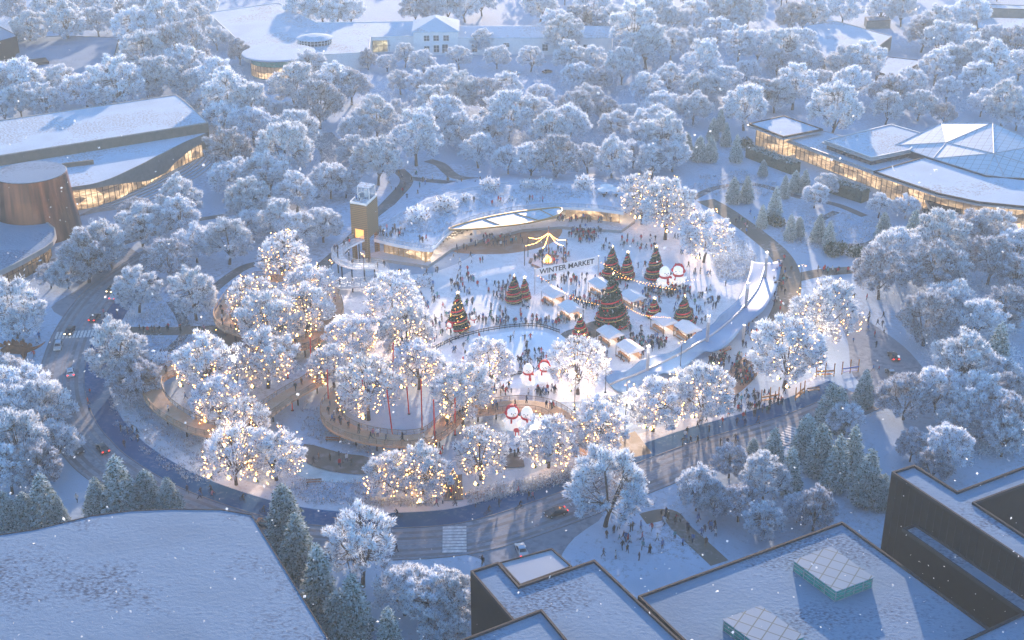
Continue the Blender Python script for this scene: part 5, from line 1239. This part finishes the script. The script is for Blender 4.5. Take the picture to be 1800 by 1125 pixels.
# the plated dinosaur sculpture by the road
V = [(0, 0, 3.0), (-1.6, 0, 3.3), (-3.2, 0, 2.6), (-4.4, 0, 1.9), (-5.6, 0, 1.6), (-6.4, 0, 1.4), (1.6, 0, 2.9), (3.2, 0, 2.7), (4.8, 0, 3.0), (6.4, 0, 3.8), (7.4, 0, 4.5)]
Rd = [1.35, 1.3, .95, .55, .5, .25, 1.2, .75, .42, .22, .08]; Eg = [(0, 1), (1, 2), (2, 3), (3, 4), (4, 5), (0, 6), (6, 7), (7, 8), (8, 9), (9, 10)]
for s in (-1, 1):
    for base, x, hgt in ((6, 1.8, 2.2), (2, -2.6, 1.9)):
        k = len(V); V += [(x, s*.8, hgt), (x+.25, s*.95, hgt*.5), (x-.1, s*.95, .12)]; Rd += [.6, .38, .34]; Eg += [(base, k), (k, k+1), (k+1, k+2)]
dn_ = empty('dinosaur_sculpture', at(30, 633), math.radians(8), 'rust brown plated dinosaur sculpture beside the road', 'sculpture')
link('body', grow('body', V, Eg, Rd, [M['rust']], 1), dn_)
for i in range(9):
    x = -4+i*.95; zt = 3.0+1.3*math.cos((x+.6)/3.6); hh_ = 1.5-.18*abs(i-4); q = MB()
    q.add([(x-.55, -.08, zt-.2), (x+.55, -.08, zt-.2), (x+.5, -.05, zt+hh_*.55), (x, 0, zt+hh_), (x-.45, -.05, zt+hh_*.55), (x-.55, .08, zt-.2), (x+.55, .08, zt-.2), (x+.5, .05, zt+hh_*.55), (x, .02, zt+hh_), (x-.45, .05, zt+hh_*.55)],
          [(0, 1, 2, 3, 4), (9, 8, 7, 6, 5), (0, 5, 6, 1), (1, 6, 7, 2), (2, 7, 8, 3), (3, 8, 9, 4), (4, 9, 5, 0)])
    o_ = q.build('back_plate', M['rust'], dn_); o_.location = (0, (-.25 if i % 2 else .25), .1)
# ------------------------------------------------------------------ people
COATS = {'black': (.018, .018, .022), 'navy': (.02, .03, .08), 'red': (.45, .03, .035), 'white': (.62, .62, .62), 'grey': (.14, .14, .15), 'blue': (.06, .16, .38), 'brown': (.13, .075, .045), 'pink': (.5, .2, .24), 'green': (.04, .16, .08), 'teal': (.05, .24, .28)}
TRS = {'black': (.02, .02, .022), 'dark blue': (.03, .045, .09), 'grey': (.10, .10, .11)}
for k_, c_ in COATS.items(): plain('coat_'+k_, c_, .85, var=.1, scale=4)
for k_, c_ in TRS.items(): plain('trousers_'+k_, c_, .85, var=.1, scale=4)
plain('skin_tone', (.42, .25, .18), .6, var=.05); plain('hair_dark', (.03, .022, .018), .8); plain('boots', (.025, .02, .018), .7); plain('hat_wool', (.30, .06, .06), .9)
def figure(pose):
    V = []; Rd = []; E_ = []
    def v(p, r, par=None):
        V.append(p); Rd.append(r)
        if par is not None: E_.append((par, len(V)-1))
        return len(V)-1
    ln = pose.get('lean', 0); hip = .92+pose.get('dz', 0)
    pel = v((0, 0, hip), (.155, .12)); wst = v((0, ln*.2, hip+.2), (.15, .12), pel); che = v((0, ln*.55, hip+.43), (.18, .13), wst); nk = v((0, ln*.75, hip+.58), .065, che); hd = v((0, ln*.85-.01, hip+.69), .095, nk); v((0, ln*.9, hip+.80), .07, hd)
    for s, st_, bend in ((-1, pose['legs'][0], pose.get('bend', (0, 0))[0]), (1, pose['legs'][1], pose.get('bend', (0, 0))[1])):
        h_ = v((s*.09, 0, hip-.08), .10, pel); kn = v((s*.10, -math.sin(st_)*.42, hip-.08-math.cos(st_)*.42), .072, h_)
        a2 = st_-bend; an = v((s*.10, V[kn][1]-math.sin(a2)*.38, V[kn][2]-math.cos(a2)*.38), .052, kn); v((s*.11, V[an][1]-.15, V[an][2]-.035), .045, an)
    for s, ar, eb, sp in ((-1, *pose['arms'][0]), (1, *pose['arms'][1])):
        sh = v((s*.19, ln*.6, hip+.46), .075, che); el = v((s*(.21+sp*.24), ln*.6-math.sin(ar)*.28, hip+.46-math.cos(ar)*.28*math.cos(sp)), .055, sh)
        a2 = ar+eb; wr_ = v((s*(.21+sp*.36), V[el][1]-math.sin(a2)*.25, V[el][2]-math.cos(a2)*.25), .042, el); ha = v((s*(.20+sp*.40), V[wr_][1]-math.sin(a2)*.09, V[wr_][2]-math.cos(a2)*.09), .04, wr_)
    zc = hip-.14; zn = hip+.60
    def paint(c):
        if c.z > zn: return 3 if (c.z > hip+.73 or c.y > ln*.85+.02) else 2
        if c.z > zc-.05 or (abs(c.x) > .2 and c.z > zc-.1): return 1
        return 4 if c.z < .12+pose.get('dz', 0)*.2 else 0
    mn = min(p[2] for p in V)
    V2 = [(a, b, c-mn+.04) for a, b, c in V]; sh_ = -mn+.04
    return grow('person', V2, E_, Rd, [M['trousers_black'], M['coat_black'], M['skin_tone'], M['hair_dark'], M['boots']], 1, lambda c: paint(Vector((c.x, c.y, c.z-sh_))))
POSES = [{'legs': (0, .05), 'arms': ((.1, .2, .12), (.05, .3, .1))}, {'legs': (.42, -.38), 'bend': (.1, .5), 'arms': ((-.45, .3, .1), (.5, .4, .1)), 'lean': -.05}, {'legs': (-.3, .35), 'bend': (.4, .1), 'arms': ((.4, .5, .1), (-.35, .2, .12)), 'lean': -.06},
         {'legs': (.05, -.02), 'arms': ((.7, 1.3, .1), (.6, 1.4, .1))}, {'legs': (.25, -.55), 'bend': (.45, .5), 'arms': ((.3, .4, .6), (-.4, .3, .7)), 'lean': -.28}, {'legs': (.0, .1), 'arms': ((.2, .2, .15), (1.2, .7, .3))}, {'legs': (.2, -.1), 'bend': (.1, .1), 'arms': ((.1, .3, .8), (.1, .3, .15))}]
FIG = [figure(p) for p in POSES]
RIDER = figure({'legs': (1.15, .55), 'bend': (1.0, .75), 'arms': ((.85, .35, .12), (.85, .35, .12)), 'lean': -.42})
SPOTS = []
def crowd(cx, cy, rx, ry, n, where, z=0.0, pose=None, fixed=None):
    n = int(n*1.9) if 380 < cy < 720 and n > 5 else n
    for _ in range(n):
        a = R.uniform(0, 6.28); q = R.random()**.6
        SPOTS.append((at(cx+rx*q*math.cos(a), cy+ry*q*math.sin(a), z), where, pose))
def along(wk, n, where):
    _, P, o0 = wk
    for _ in range(n):
        i = R.randrange(2, len(P)-2); d = (P[i+1]-P[i-1]); d.z = 0; d.normalize(); off_ = R.uniform(-1.4, 1.4)
        SPOTS.append((P[i]+o0+Vector((-d.y, d.x, 0))*off_+Vector((0, 0, .02)), where, None))
crowd(870, 612, 85, 24, 15, 'skating on the ice rink', .06, 4); crowd(945, 640, 38, 24, 22, 'skating at the south end of the rink', .06, 4)
crowd(950, 690, 30, 9, 9, 'beside the snowmen at the rink edge'); crowd(880, 688, 22, 8, 8, 'left of the rink edge snowmen')
crowd(920, 568, 85, 5, 24, 'just behind the rink fence'); crowd(765, 582, 30, 22, 16, 'near the gold lit tree'); crowd(850, 558, 70, 12, 12, 'on the lawn behind the rink')
crowd(882, 515, 16, 18, 14, 'left of the two small decorated trees'); crowd(812, 480, 25, 50, 18, 'on the lawn below the pavilion'); crowd(740, 535, 30, 15, 6, 'on the western lawn')
crowd(868, 425, 55, 11, 20, 'on the wooden stage', .1); crowd(966, 452, 34, 12, 16, 'round the fire pit'); crowd(1030, 415, 32, 13, 34, 'below the pavilion terrace'); crowd(1110, 430, 50, 15, 12, 'on the lawn below the lit corner')
crowd(1178, 514, 42, 8, 36, 'in front of the twin snowmen'); crowd(1222, 545, 38, 26, 20, 'between the snowmen and the canopy'); crowd(1215, 600, 22, 8, 10, 'at the foot of the canopy')
crowd(1016, 535, 22, 16, 14, 'among the stalls by the banner'); crowd(1045, 533, 22, 12, 14, 'left of the tallest decorated tree'); crowd(1130, 606, 50, 12, 40, 'between the southern stalls'); crowd(1130, 530, 22, 22, 18, 'right of the tallest decorated tree'); crowd(1050, 625, 18, 14, 12, 'by the stalls at the rink end')
crowd(1000, 494, 48, 8, 14, 'under the winter market banner'); crowd(1372, 510, 13, 60, 20, 'on the broad tan path'); crowd(1310, 400, 45, 28, 8, 'on the tan path by the meadow'); crowd(1440, 480, 55, 5, 6, 'on the branch of the tan path')
crowd(1306, 652, 24, 24, 40, 'on the wooden terrace by the canopy', .05); crowd(1262, 640, 20, 14, 18, 'under the canopy edge'); crowd(1325, 600, 20, 25, 10, 'on the snow east of the canopy')
crowd(1330, 712, 45, 20, 26, 'near the swing frames'); crowd(1245, 775, 55, 10, 8, 'on the pavement by the lit trees'); crowd(1300, 740, 40, 10, 6, 'on the snow by the pavement')
SPOTS += [(at(627, 352, 17.6), 'on top of the lookout tower', None), (at(632, 353, 17.6), 'on top of the lookout tower', None)]
crowd(692, 412, 28, 8, 10, 'on the roof garden by the tower', ZR); crowd(735, 424, 20, 4, 4, 'at the roof garden railing', ZR); crowd(900, 357, 110, 5, 12, 'on the roof garden walk', ZR)
crowd(715, 330, 40, 25, 14, 'on the lawn behind the tower'); crowd(800, 322, 70, 6, 14, 'on the curving grey path'); crowd(700, 440, 30, 5, 3, 'on the pavilion plinth', .9); crowd(1030, 388, 55, 5, 18, 'on the pavilion terrace', .9)
along(WK[0], 24, 'on the western boardwalk loop'); along(WK[1], 30, 'on the boardwalk ring by the road'); along(WK[2], 26, 'on the boardwalk bow'); along(WK[3], 14, 'on the boardwalk behind the snowmen'); along(WK[4], 18, 'on the pale ramp')
crowd(590, 815, 42, 9, 9, 'on the dark boardwalk', .25); crowd(193, 555, 16, 20, 5, 'on the cycle path bend'); crowd(300, 583, 90, 4, 8, 'on the western tan path'); crowd(70, 620, 10, 45, 3, 'on the verge by the sculpture')
crowd(1105, 955, 62, 35, 26, 'on the lawn behind the dark building'); crowd(1225, 945, 40, 30, 16, 'under the trees behind the dark building'); crowd(1180, 915, 22, 10, 8, 'on the path to the dark building')
crowd(1520, 570, 45, 50, 8, 'by the parking road'); crowd(1475, 850, 14, 20, 4, 'among the conifers'); crowd(1540, 655, 8, 6, 2, 'beside the parked cars')
crowd(685, 968, 18, 5, 3, 'at the zebra crossing'); crowd(846, 994, 5, 3, 2, 'beside the glass canopy'); crowd(790, 889, 120, 5, 6, 'on the southern pavement'); crowd(940, 872, 40, 6, 3, 'on the pavement by the hedge')
crowd(215, 765, 30, 40, 6, 'on the western pavement'); crowd(160, 710, 8, 20, 3, 'on the cycle path'); crowd(138, 882, 3, 3, 1, 'on the verge beside conifers'); crowd(350, 870, 40, 8, 4, 'on the southwest pavement'); crowd(905, 800, 8, 4, 3, 'at the clearing entrance', .3); crowd(790, 870, 8, 6, 3, 'under the light cone', .3); crowd(762, 800, 22, 12, 8, 'south of the boardwalk bow')
crowd(565, 290, 12, 20, 6, 'on the road behind the tower'); crowd(380, 700, 60, 10, 4, 'inside the boardwalk ring')
PLZ = [(680, 470), (760, 475), (830, 460), (900, 470), (1000, 430), (1190, 400), (1245, 470), (1290, 510), (1180, 600), (1120, 640), (1050, 640), (1000, 590), (900, 565), (760, 610), (700, 560)]
for q_ in scatter(PLZ, 130):
    SPOTS.append((q_, 'on the open plaza snow', None))
    if R.random() < .6: SPOTS.append((q_+Vector((R.uniform(-.9, .9), R.uniform(-.6, .6), 0)), 'on the open plaza snow', None))
for q_ in scatter([(1290, 600), (1350, 560), (1330, 660), (1390, 690), (1300, 760), (1180, 790), (1280, 690)], 40): SPOTS.append((q_, 'on the snow by the eastern lit trees', None))
SPOTS.sort(key=lambda s: (s[0]-Vector((0, 0, CH))).length)
CK = list(COATS); CW = [30, 16, 12, 9, 10, 8, 6, 3, 2, 3]
PPL = []; rest = []
for i, (p, where, pose) in enumerate(SPOTS):
    ck = R.choices(CK, CW)[0]; tk = R.choice(list(TRS)); me = FIG[pose if pose is not None and R.random() < .8 else R.choice((0, 1, 2, 3, 5, 6, 1, 2))]
    s = R.uniform(.95, 1.08)*(1.04 if R.random() > .12 else .68); rz = R.uniform(0, 6.28)
    if i < 290:
        o = link('person', me, None, p, (0, 0, rz), (s*1.2, s*1.2, s*1.12)); tag(o, None, 'person')
        for si, mn in ((0, 'trousers_'+tk), (1, 'coat_'+ck), (3, 'hat_wool' if R.random() < .09 else 'hair_dark')):
            o.material_slots[si].link = 'OBJECT'; o.material_slots[si].material = M[mn]
        PPL.append((o, ck, tk, where, s < .8))
    else: rest.append((p, me, ck, tk, s, rz))
mats = []; mi = {}
def mid_(n_):
    if n_ not in mi: mi[n_] = len(mats); mats.append(M[n_])
    return mi[n_]
AV, AF, AM = [], [], []; base = 0
for p, me, ck, tk, s, rz in rest:
    n_ = len(me.vertices); co_ = np.empty(n_*3); me.vertices.foreach_get('co', co_); co_ = co_.reshape(-1, 3)*np.array([s*1.2, s*1.2, s*1.12]); ca, sa = math.cos(rz), math.sin(rz)
    AV.append(np.stack([co_[:, 0]*ca-co_[:, 1]*sa+p.x, co_[:, 0]*sa+co_[:, 1]*ca+p.y, co_[:, 2]+p.z], 1))
    sl_ = [mid_('trousers_'+tk), mid_('coat_'+ck), mid_('skin_tone'), mid_('hair_dark'), mid_('boots')]
    for f in me.polygons: AF.append([base+v_ for v_ in f.vertices]); AM.append(sl_[f.material_index])
    base += n_
if rest:
    cm = bpy.data.meshes.new('crowd'); cm.from_pydata(np.concatenate(AV).tolist(), [], AF); [cm.materials.append(m) for m in mats]; cm.polygons.foreach_set('material_index', AM); cm.update()
    tag(link('crowd', cm), 'far crowd of tiny visitors in winter coats across the park', 'crowd', None, 'stuff')
# ------------------------------------------------------------------ cyclists
bw = MB(); 
def bike_meshes():
    out = []
    for x in (-.52, .52):
        m = MB(); ring = [(0, x+.34*math.cos(a), .35+.34*math.sin(a)) for a in [2*math.pi*i/18 for i in range(19)]]; m.tube(ring, .028, 5)
        for i in range(6): a = math.pi*i/3; m.tube([(0, x, .35), (0, x+.33*math.cos(a), .35+.33*math.sin(a))], .008, 3)
        out.append(('wheel', m.mesh('wheel', M['tyre'])))
    m = MB(); J = {'r': (0, .52, .35), 'f': (0, -.52, .35), 'b': (0, .05, .32), 's': (0, .2, .88), 'h': (0, -.38, .88)}
    for a, b in ('rb', 'rs', 'bs', 'bh', 'sh', 'hf'): m.tube([J[a], J[b]], .03, 5)
    out.append(('frame', m.mesh('frame', M['dark_metal'])))
    out.append(('saddle', MB().box((0, .22, .93), (.15, .28, .07), 0, .8).mesh('saddle', M['black_paint'])))
    m = MB(); m.tube([(-.26, -.34, 1.02), (0, -.4, 1.0), (.26, -.34, 1.02)], .022, 5); m.tube([(0, -.38, .88), (0, -.4, 1.0)], .025, 5); out.append(('handlebar', m.mesh('handlebar', M['black_paint'])))
    return out
BK = bike_meshes()
BIKES = [(672, 913, 660, 913, 'leftmost of the two riding below the lit trees'), (700, 910, 688, 911, 'second of the two riding below the lit trees'), (858, 905, 870, 902, 'nearest the zebra crossing'), (913, 896, 925, 893, 'behind the dark sedan'), (1000, 862, 1010, 859, 'left of the big frosted tree on the kerb'), (373, 868, 360, 864, 'behind the right end of the conifer row'), (427, 882, 440, 887, 'heading along the southwest bend'), (463, 903, 476, 907, 'just above the corner of the broad snowy roof')]
for x, y, x2, y2, l in BIKES:
    p = at(x, y); d = at(x2, y2)-p; rz = math.atan2(d.x, -d.y)
    r = empty('bicycle', p+Vector((0, 0, .05)), rz, 'dark bicycle on the cycle path, '+l, 'bicycle'); r.scale = (1.1,)*3
    for n_, me in BK: link(n_, me, r)
    o = link('person', RIDER, None, p+Vector((0, 0, .42)), (0, 0, rz), (1.05,)*3); tag(o, 'cyclist in dark clothes, '+l, 'person')
# dog on the lawn by the banner
V = [(0, .1, .42), (0, -.18, .44), (0, -.34, .56), (0, -.46, .62), (0, -.6, .58), (0, .32, .44), (0, .5, .58)]; Rd = [.1, .12, .085, .09, .045, .1, .025]; Eg = [(0, 1), (1, 2), (2, 3), (3, 4), (0, 5), (5, 6)]
for s in (-1, 1):
    k = len(V); V += [(s*.08, -.2, .3), (s*.085, -.2, .15), (s*.085, -.23, .03), (s*.08, .34, .3), (s*.085, .42, .17), (s*.085, .38, .03)]; Rd += [.06, .04, .04, .075, .04, .04]; Eg += [(1, k), (k, k+1), (k+1, k+2), (5, k+3), (k+3, k+4), (k+4, k+5)]
plain('dog_fur', (.22, .12, .06), .9)
o = link('dog', grow('dog', V, Eg, Rd, [M['dog_fur']]), None, at(963, 497), (0, 0, 1.2), (1.3,)*3); tag(o, 'brown dog standing on the lawn under the banner', 'dog')
# ------------------------------------------------------------------ cars
for k_, c_, in (('silver', (.46, .48, .5)), ('white', (.66, .67, .68)), ('dark', (.035, .038, .045)), ('grey', (.13, .135, .15)), ('blue', (.05, .08, .15))): plain('car_'+k_, c_, .28, .25, var=.05, spec=.6)
def car_meshes(suv=False):
    L_, W_, H = 4.6, 1.84, 1.66 if suv else 1.46
    prof = [(-2.3, .35), (-2.3, .72), (-2.15, .95), (-1.9, 1.02)] + ([(-1.75, 1.45), (-1.4, H), (.1, H)] if suv else [(-1.35, 1.08), (-.75, H-.05), (-.3, H), (.25, H)]) + [(.65, H-.12), (1.2, 1.02), (1.9, .88), (2.22, .70), (2.3, .4)]
    body = MB(); n = len(prof); vs = []
    for s in (-1, 1):
        for x, z in prof: vs.append((x, s*(W_/2-(.26*max(0, (z-.95)/(H-.95)) if z > .95 else (.05 if z < .5 else 0))), z))
    fs = [(i, i+1, n+i+1, n+i) for i in range(n-1)]+[(n-1, 0, n, 2*n-1)]
    fs += [tuple(range(n-1, -1, -1)), tuple(range(n, 2*n))]
    body.add(vs, fs)
    wi = MB(); g = .012
    t = (.26)
    def hw(z): return W_/2-(t*max(0, (z-.95)/(H-.95)) if z > .95 else 0)
    zt, zb = H-.1, 1.04; xr0 = -1.62 if suv else -.98; xf0 = 1.08; xr1 = -1.4 if suv else -.55; xf1 = .6
    for s in (-1, 1): wi.add([(xr0, s*(hw(zb)+g), zb), (xf0-.12, s*(hw(zb)+g), zb), (xf1-.1, s*(hw(zt)+g), zt), (xr1, s*(hw(zt)+g), zt)], [(0, 1, 2, 3)])
    wsb, wst = (1.17, 1.06), (.69, H-.11)
    nx = Vector((wst[1]-wsb[1], 0, -(wst[0]-wsb[0]))).normalized()*-.0
    wi.add([(1.19, -.72, 1.05), (1.19, .72, 1.05), (.70, .60, H-.10), (.70, -.60, H-.10)], [(0, 1, 2, 3)])
    if suv: wi.add([(-1.90, -.72, 1.08), (-1.90, .72, 1.08), (-1.78, .62, 1.43), (-1.78, -.62, 1.43)], [(0, 1, 2, 3)])
    else: wi.add([(-1.35, -.70, 1.11), (-1.35, .70, 1.11), (-.79, .58, H-.06), (-.79, -.58, H-.06)], [(0, 1, 2, 3)])
    wh = MB(); wh.v = []; 
    out = [('body', body.mesh('body', M['car_dark'])), ('windows', wi.mesh('windows', M['dark_glass']))]
    ty = []
    for x in (-1.4, 1.4):
        for s in (-1, 1):
            m = MB(); m.tube([(x, s*.70, .34), (x, s*.93, .34)], .34, 14); ri = MB(); ri.tube([(x, s*.925, .34), (x, s*.945, .34)], .2, 10)
            ty.append((m.mesh('tyre', M['tyre']), ri.mesh('rim', M['steel'])))
    hl = [MB().box((2.24, s*.66, .66), (.14, .36, .16)).mesh('headlight', M['white_paint']) for s in (-1, 1)]
    rl_ = [MB().box((-2.28, s*.68, .84), (.1, .34, .16)).mesh('taillight', M['red_paint']) for s in (-1, 1)]
    m = MB(); m.box((-.25 if not suv else -.55, 0, H+.04), (1.0 if not suv else 1.7, 1.16, .09), 0, .92)
    sn = m.mesh('snow_cover', M['snow_clean'])
    return out, ty, hl, rl_, sn
CM = {False: car_meshes(), True: car_meshes(True)}
CARS = [(103, 612, 98, 628, 'silver', True, 0, 'silver snow dusted car just below the left zebra crossing'), (124, 658, 122, 644, 'white', True, 2, 'white car with red taillights driving away on the western road'), (90, 694, 90, 710, 'grey', False, 0, 'grey car half hidden by the lit edge frosted tree'),
        (123, 585, 117, 595, 'dark', False, 1, 'dark car with headlights on at the left zebra crossing'), (167, 562, 178, 550, 'dark', False, 2, 'dark car with red taillights above the left zebra crossing'), (203, 524, 214, 513, 'white', False, 2, 'pale car with red taillights farthest up the western road'), (198, 511, 188, 520, 'dark', False, 1, 'dark car with headlights farthest up the western road'),
        (137, 792, 145, 802, 'dark', False, 0, 'dark car emerging from under frosted trees at the road bend'), (181, 792, 174, 783, 'dark', False, 2, 'dark sedan with orange red taillights on the road bend'), (468, 926, 480, 930, 'dark', False, 0, 'dark car partly hidden behind the conifers by the snowy hall'),
        (977, 905, 962, 909, 'dark', False, 2, 'dark sedan on the road left of the big kerbside frosted tree'), (917, 972, 912, 960, 'silver', False, 2, 'silver car turning at the junction beside the glass canopy'), (1570, 630, 1564, 621, 'dark', False, 2, 'dark car with lit taillights on the parking road'), (1566, 660, 1560, 651, 'grey', False, 0, 'grey car parked behind the one with lit taillights'),
        (893, 129, 905, 129, 'grey', False, 0, 'grey car parked before the white wing, left of another'), (906, 131, 918, 131, 'white', False, 0, 'pale car parked before the white wing'), (962, 128, 974, 126, 'dark', False, 0, 'dark car parked before the white wing, farthest right'), (575, 296, 570, 288, 'white', True, 0, 'pale van on the road among trees behind the tower')]
for x, y, x2, y2, c_, suv, lt, l in CARS:
    p = at(x, y); d = at(x2, y2)-p; r = empty('car', p+Vector((0, 0, .045)), math.atan2(d.y, d.x), l, 'car', 'cars on the park roads'); parts, ty, hl, rl_, sn = CM[suv]
    bo = link('body', parts[0][1], r); bo.material_slots[0].link = 'OBJECT'; bo.material_slots[0].material = M['car_'+c_]
    link('windows', parts[1][1], r)
    for tm, rm in ty: w_ = link('wheel', tm, r); link('rim', rm, w_)
    for me in hl:
        o = link('headlight', me, r)
        if lt == 1: o.material_slots[0].link = 'OBJECT'; o.material_slots[0].material = M['headlight']
    for me in rl_:
        o = link('taillight', me, r)
        if lt == 2: o.material_slots[0].link = 'OBJECT'; o.material_slots[0].material = M['taillight']
    if c_ != 'dark': link('snow_cover', sn, r)
# ------------------------------------------------------------------ labels: say which one
LM = [('the copper cone', 60, 350), ('the museum glass front', 240, 300), ('the museum roof', 180, 215), ('the grey windowless block', 15, 90), ('the green glass drum', 490, 110), ('the round rooflight', 553, 62), ('the white hipped house', 765, 60), ('the low white wing', 930, 80),
      ('the wooden tower', 638, 400), ('the pavilion roof garden', 880, 345), ('the curving grey path', 780, 310), ('the wedge roofed hall', 1500, 75), ('the grey slab building', 1770, 45), ('the conservatory corner', 1380, 225), ('the faceted glass roof', 1720, 250), ('the conservatory front', 1650, 335), ('the small pond', 1425, 340),
      ('the tan path fork', 1390, 490), ('the wavy canopy', 1250, 590), ('the parking road', 1550, 620), ('the blue swing', 1494, 655), ('the black panelled building', 1680, 860), ('the skylight roof', 1400, 960), ('the glass canopy', 930, 995), ('the right zebra crossing', 1388, 768), ('the kerbside junction', 1080, 900), ('the lower zebra crossing', 800, 948),
      ('the broad snowy hall', 250, 900), ('the dinosaur sculpture', 30, 615), ('the left zebra crossing', 130, 588), ('the western road bend', 130, 760), ('the western tan path', 300, 582), ('the boardwalk ring', 330, 690), ('the boardwalk loop', 490, 545), ('the boardwalk bow', 680, 750), ('the ice rink', 900, 625), ('the snow clearing', 910, 755), ('the light cone', 797, 860), ('the icy pond', 590, 842), ('the stepped lawn', 330, 420), ('the back road', 575, 265)]
ORD = ['first', 'second', 'third', 'fourth', 'fifth', 'sixth', 'seventh', 'eighth', 'ninth', 'tenth', 'eleventh', 'twelfth', 'thirteenth', 'fourteenth', 'fifteenth', 'sixteenth', 'seventeenth', 'eighteenth']
NUM = {2: 'two', 3: 'three', 4: 'four', 5: 'five', 6: 'six', 7: 'seven', 8: 'eight', 9: 'nine', 10: 'ten', 11: 'eleven', 12: 'twelve', 13: 'thirteen', 14: 'fourteen', 15: 'fifteen', 16: 'sixteen', 17: 'seventeen', 18: 'eighteen'}
def where_is(x, y):
    n_, lx, ly = min(LM, key=lambda m: (m[1]-x)**2+((m[2]-y)*1.3)**2)
    dx, dy = x-lx, (y-ly)*1.3; d = math.hypot(dx, dy)
    if d < 26: return 'at '+n_
    far = 'far ' if d > 105 else ''
    if abs(dy) > abs(dx)*1.1: return far+('behind ' if dy < 0 else 'in front of ')+n_
    return far+('left of ' if dx < 0 else 'right of ')+n_
def number(items, sep=', '):
    """items: (object, phrase, picture x); repeats get their place counted from the left"""
    g = {}
    for o, ph, x in items: g.setdefault(ph, []).append((x, o))
    for ph, L in g.items():
        L.sort(key=lambda t: t[0]); k = len(L)
        for i, (x, o) in enumerate(L):
            o['label'] = ph if k == 1 else (ph+sep+('leftmost' if i == 0 else 'rightmost' if i == k-1 else ORD[i])+' of '+NUM.get(k, str(k)))
med = sorted(t[3]*mpp(t[1], t[2]) for t in ALLT if t[4] == 'frosted'); lo_, hi_ = med[len(med)//3], med[2*len(med)//3]
it = []
for o, x, y, w_, kind in ALLT:
    wm_ = w_*mpp(x, y)
    nm = {'frosted': ('small ' if wm_ < lo_ else 'broad ' if wm_ > hi_ else 'medium ')+'frosted tree', 'thin frosted': 'thin bare frosted tree', 'conifer': 'snow dusted conifer', 'lit': 'frosted tree hung with lights', 'bush': 'round frosted bush', 'green bush': 'dark green bush'}[kind]
    px_ = pix(o.location); it.append((o, nm+' '+where_is(x, y), x))
    o['category'] = 'tree' if 'frosted' in kind or kind == 'lit' else ('conifer' if kind == 'conifer' else 'bush')
    o['group'] = {'frosted': 'frosted trees of the park', 'thin frosted': 'frosted trees of the park', 'conifer': 'snow dusted conifers', 'lit': 'frosted trees hung with lights', 'bush': 'frosted bushes', 'green bush': 'dark green bushes'}[kind]
number(it)
number([(o, 'string lights on the tree '+where_is(x, y), x) for o, x, y in LITO])
pe = []
for o, ck, tk, wh_, kid in PPL:
    o['group'] = 'visitors in winter coats'; pe.append((o, ('child' if kid else 'person')+' in '+ck+' coat '+wh_, pix(o.location)[0]))
cnt = {}
for o, ph, x in pe: cnt[ph] = cnt.get(ph, 0)+1
pe = [(o, ph.replace(' coat ', ' coat, %s trousers, ' % d[2], 1) if cnt[ph] > 3 and len(ph.split()) < 9 else ph, x) for (o, ph, x), d in zip(pe, PPL)]
number(pe)
for nm, ph in (('red_pole', 'slim red pole'), ('light_pole', 'slender dark light pole'), ('lamp_column', 'steel column of the wavy canopy'), ('curved_bench', 'wooden bench on the fire pit ring')):
    L = [o for o in bpy.data.objects if o.name.split('.')[0] == nm]
    number([(o, ph+(' '+where_is(*pix(o.location)) if nm in ('red_pole', 'light_pole') else ''), pix(o.location)[0]) for o in L])
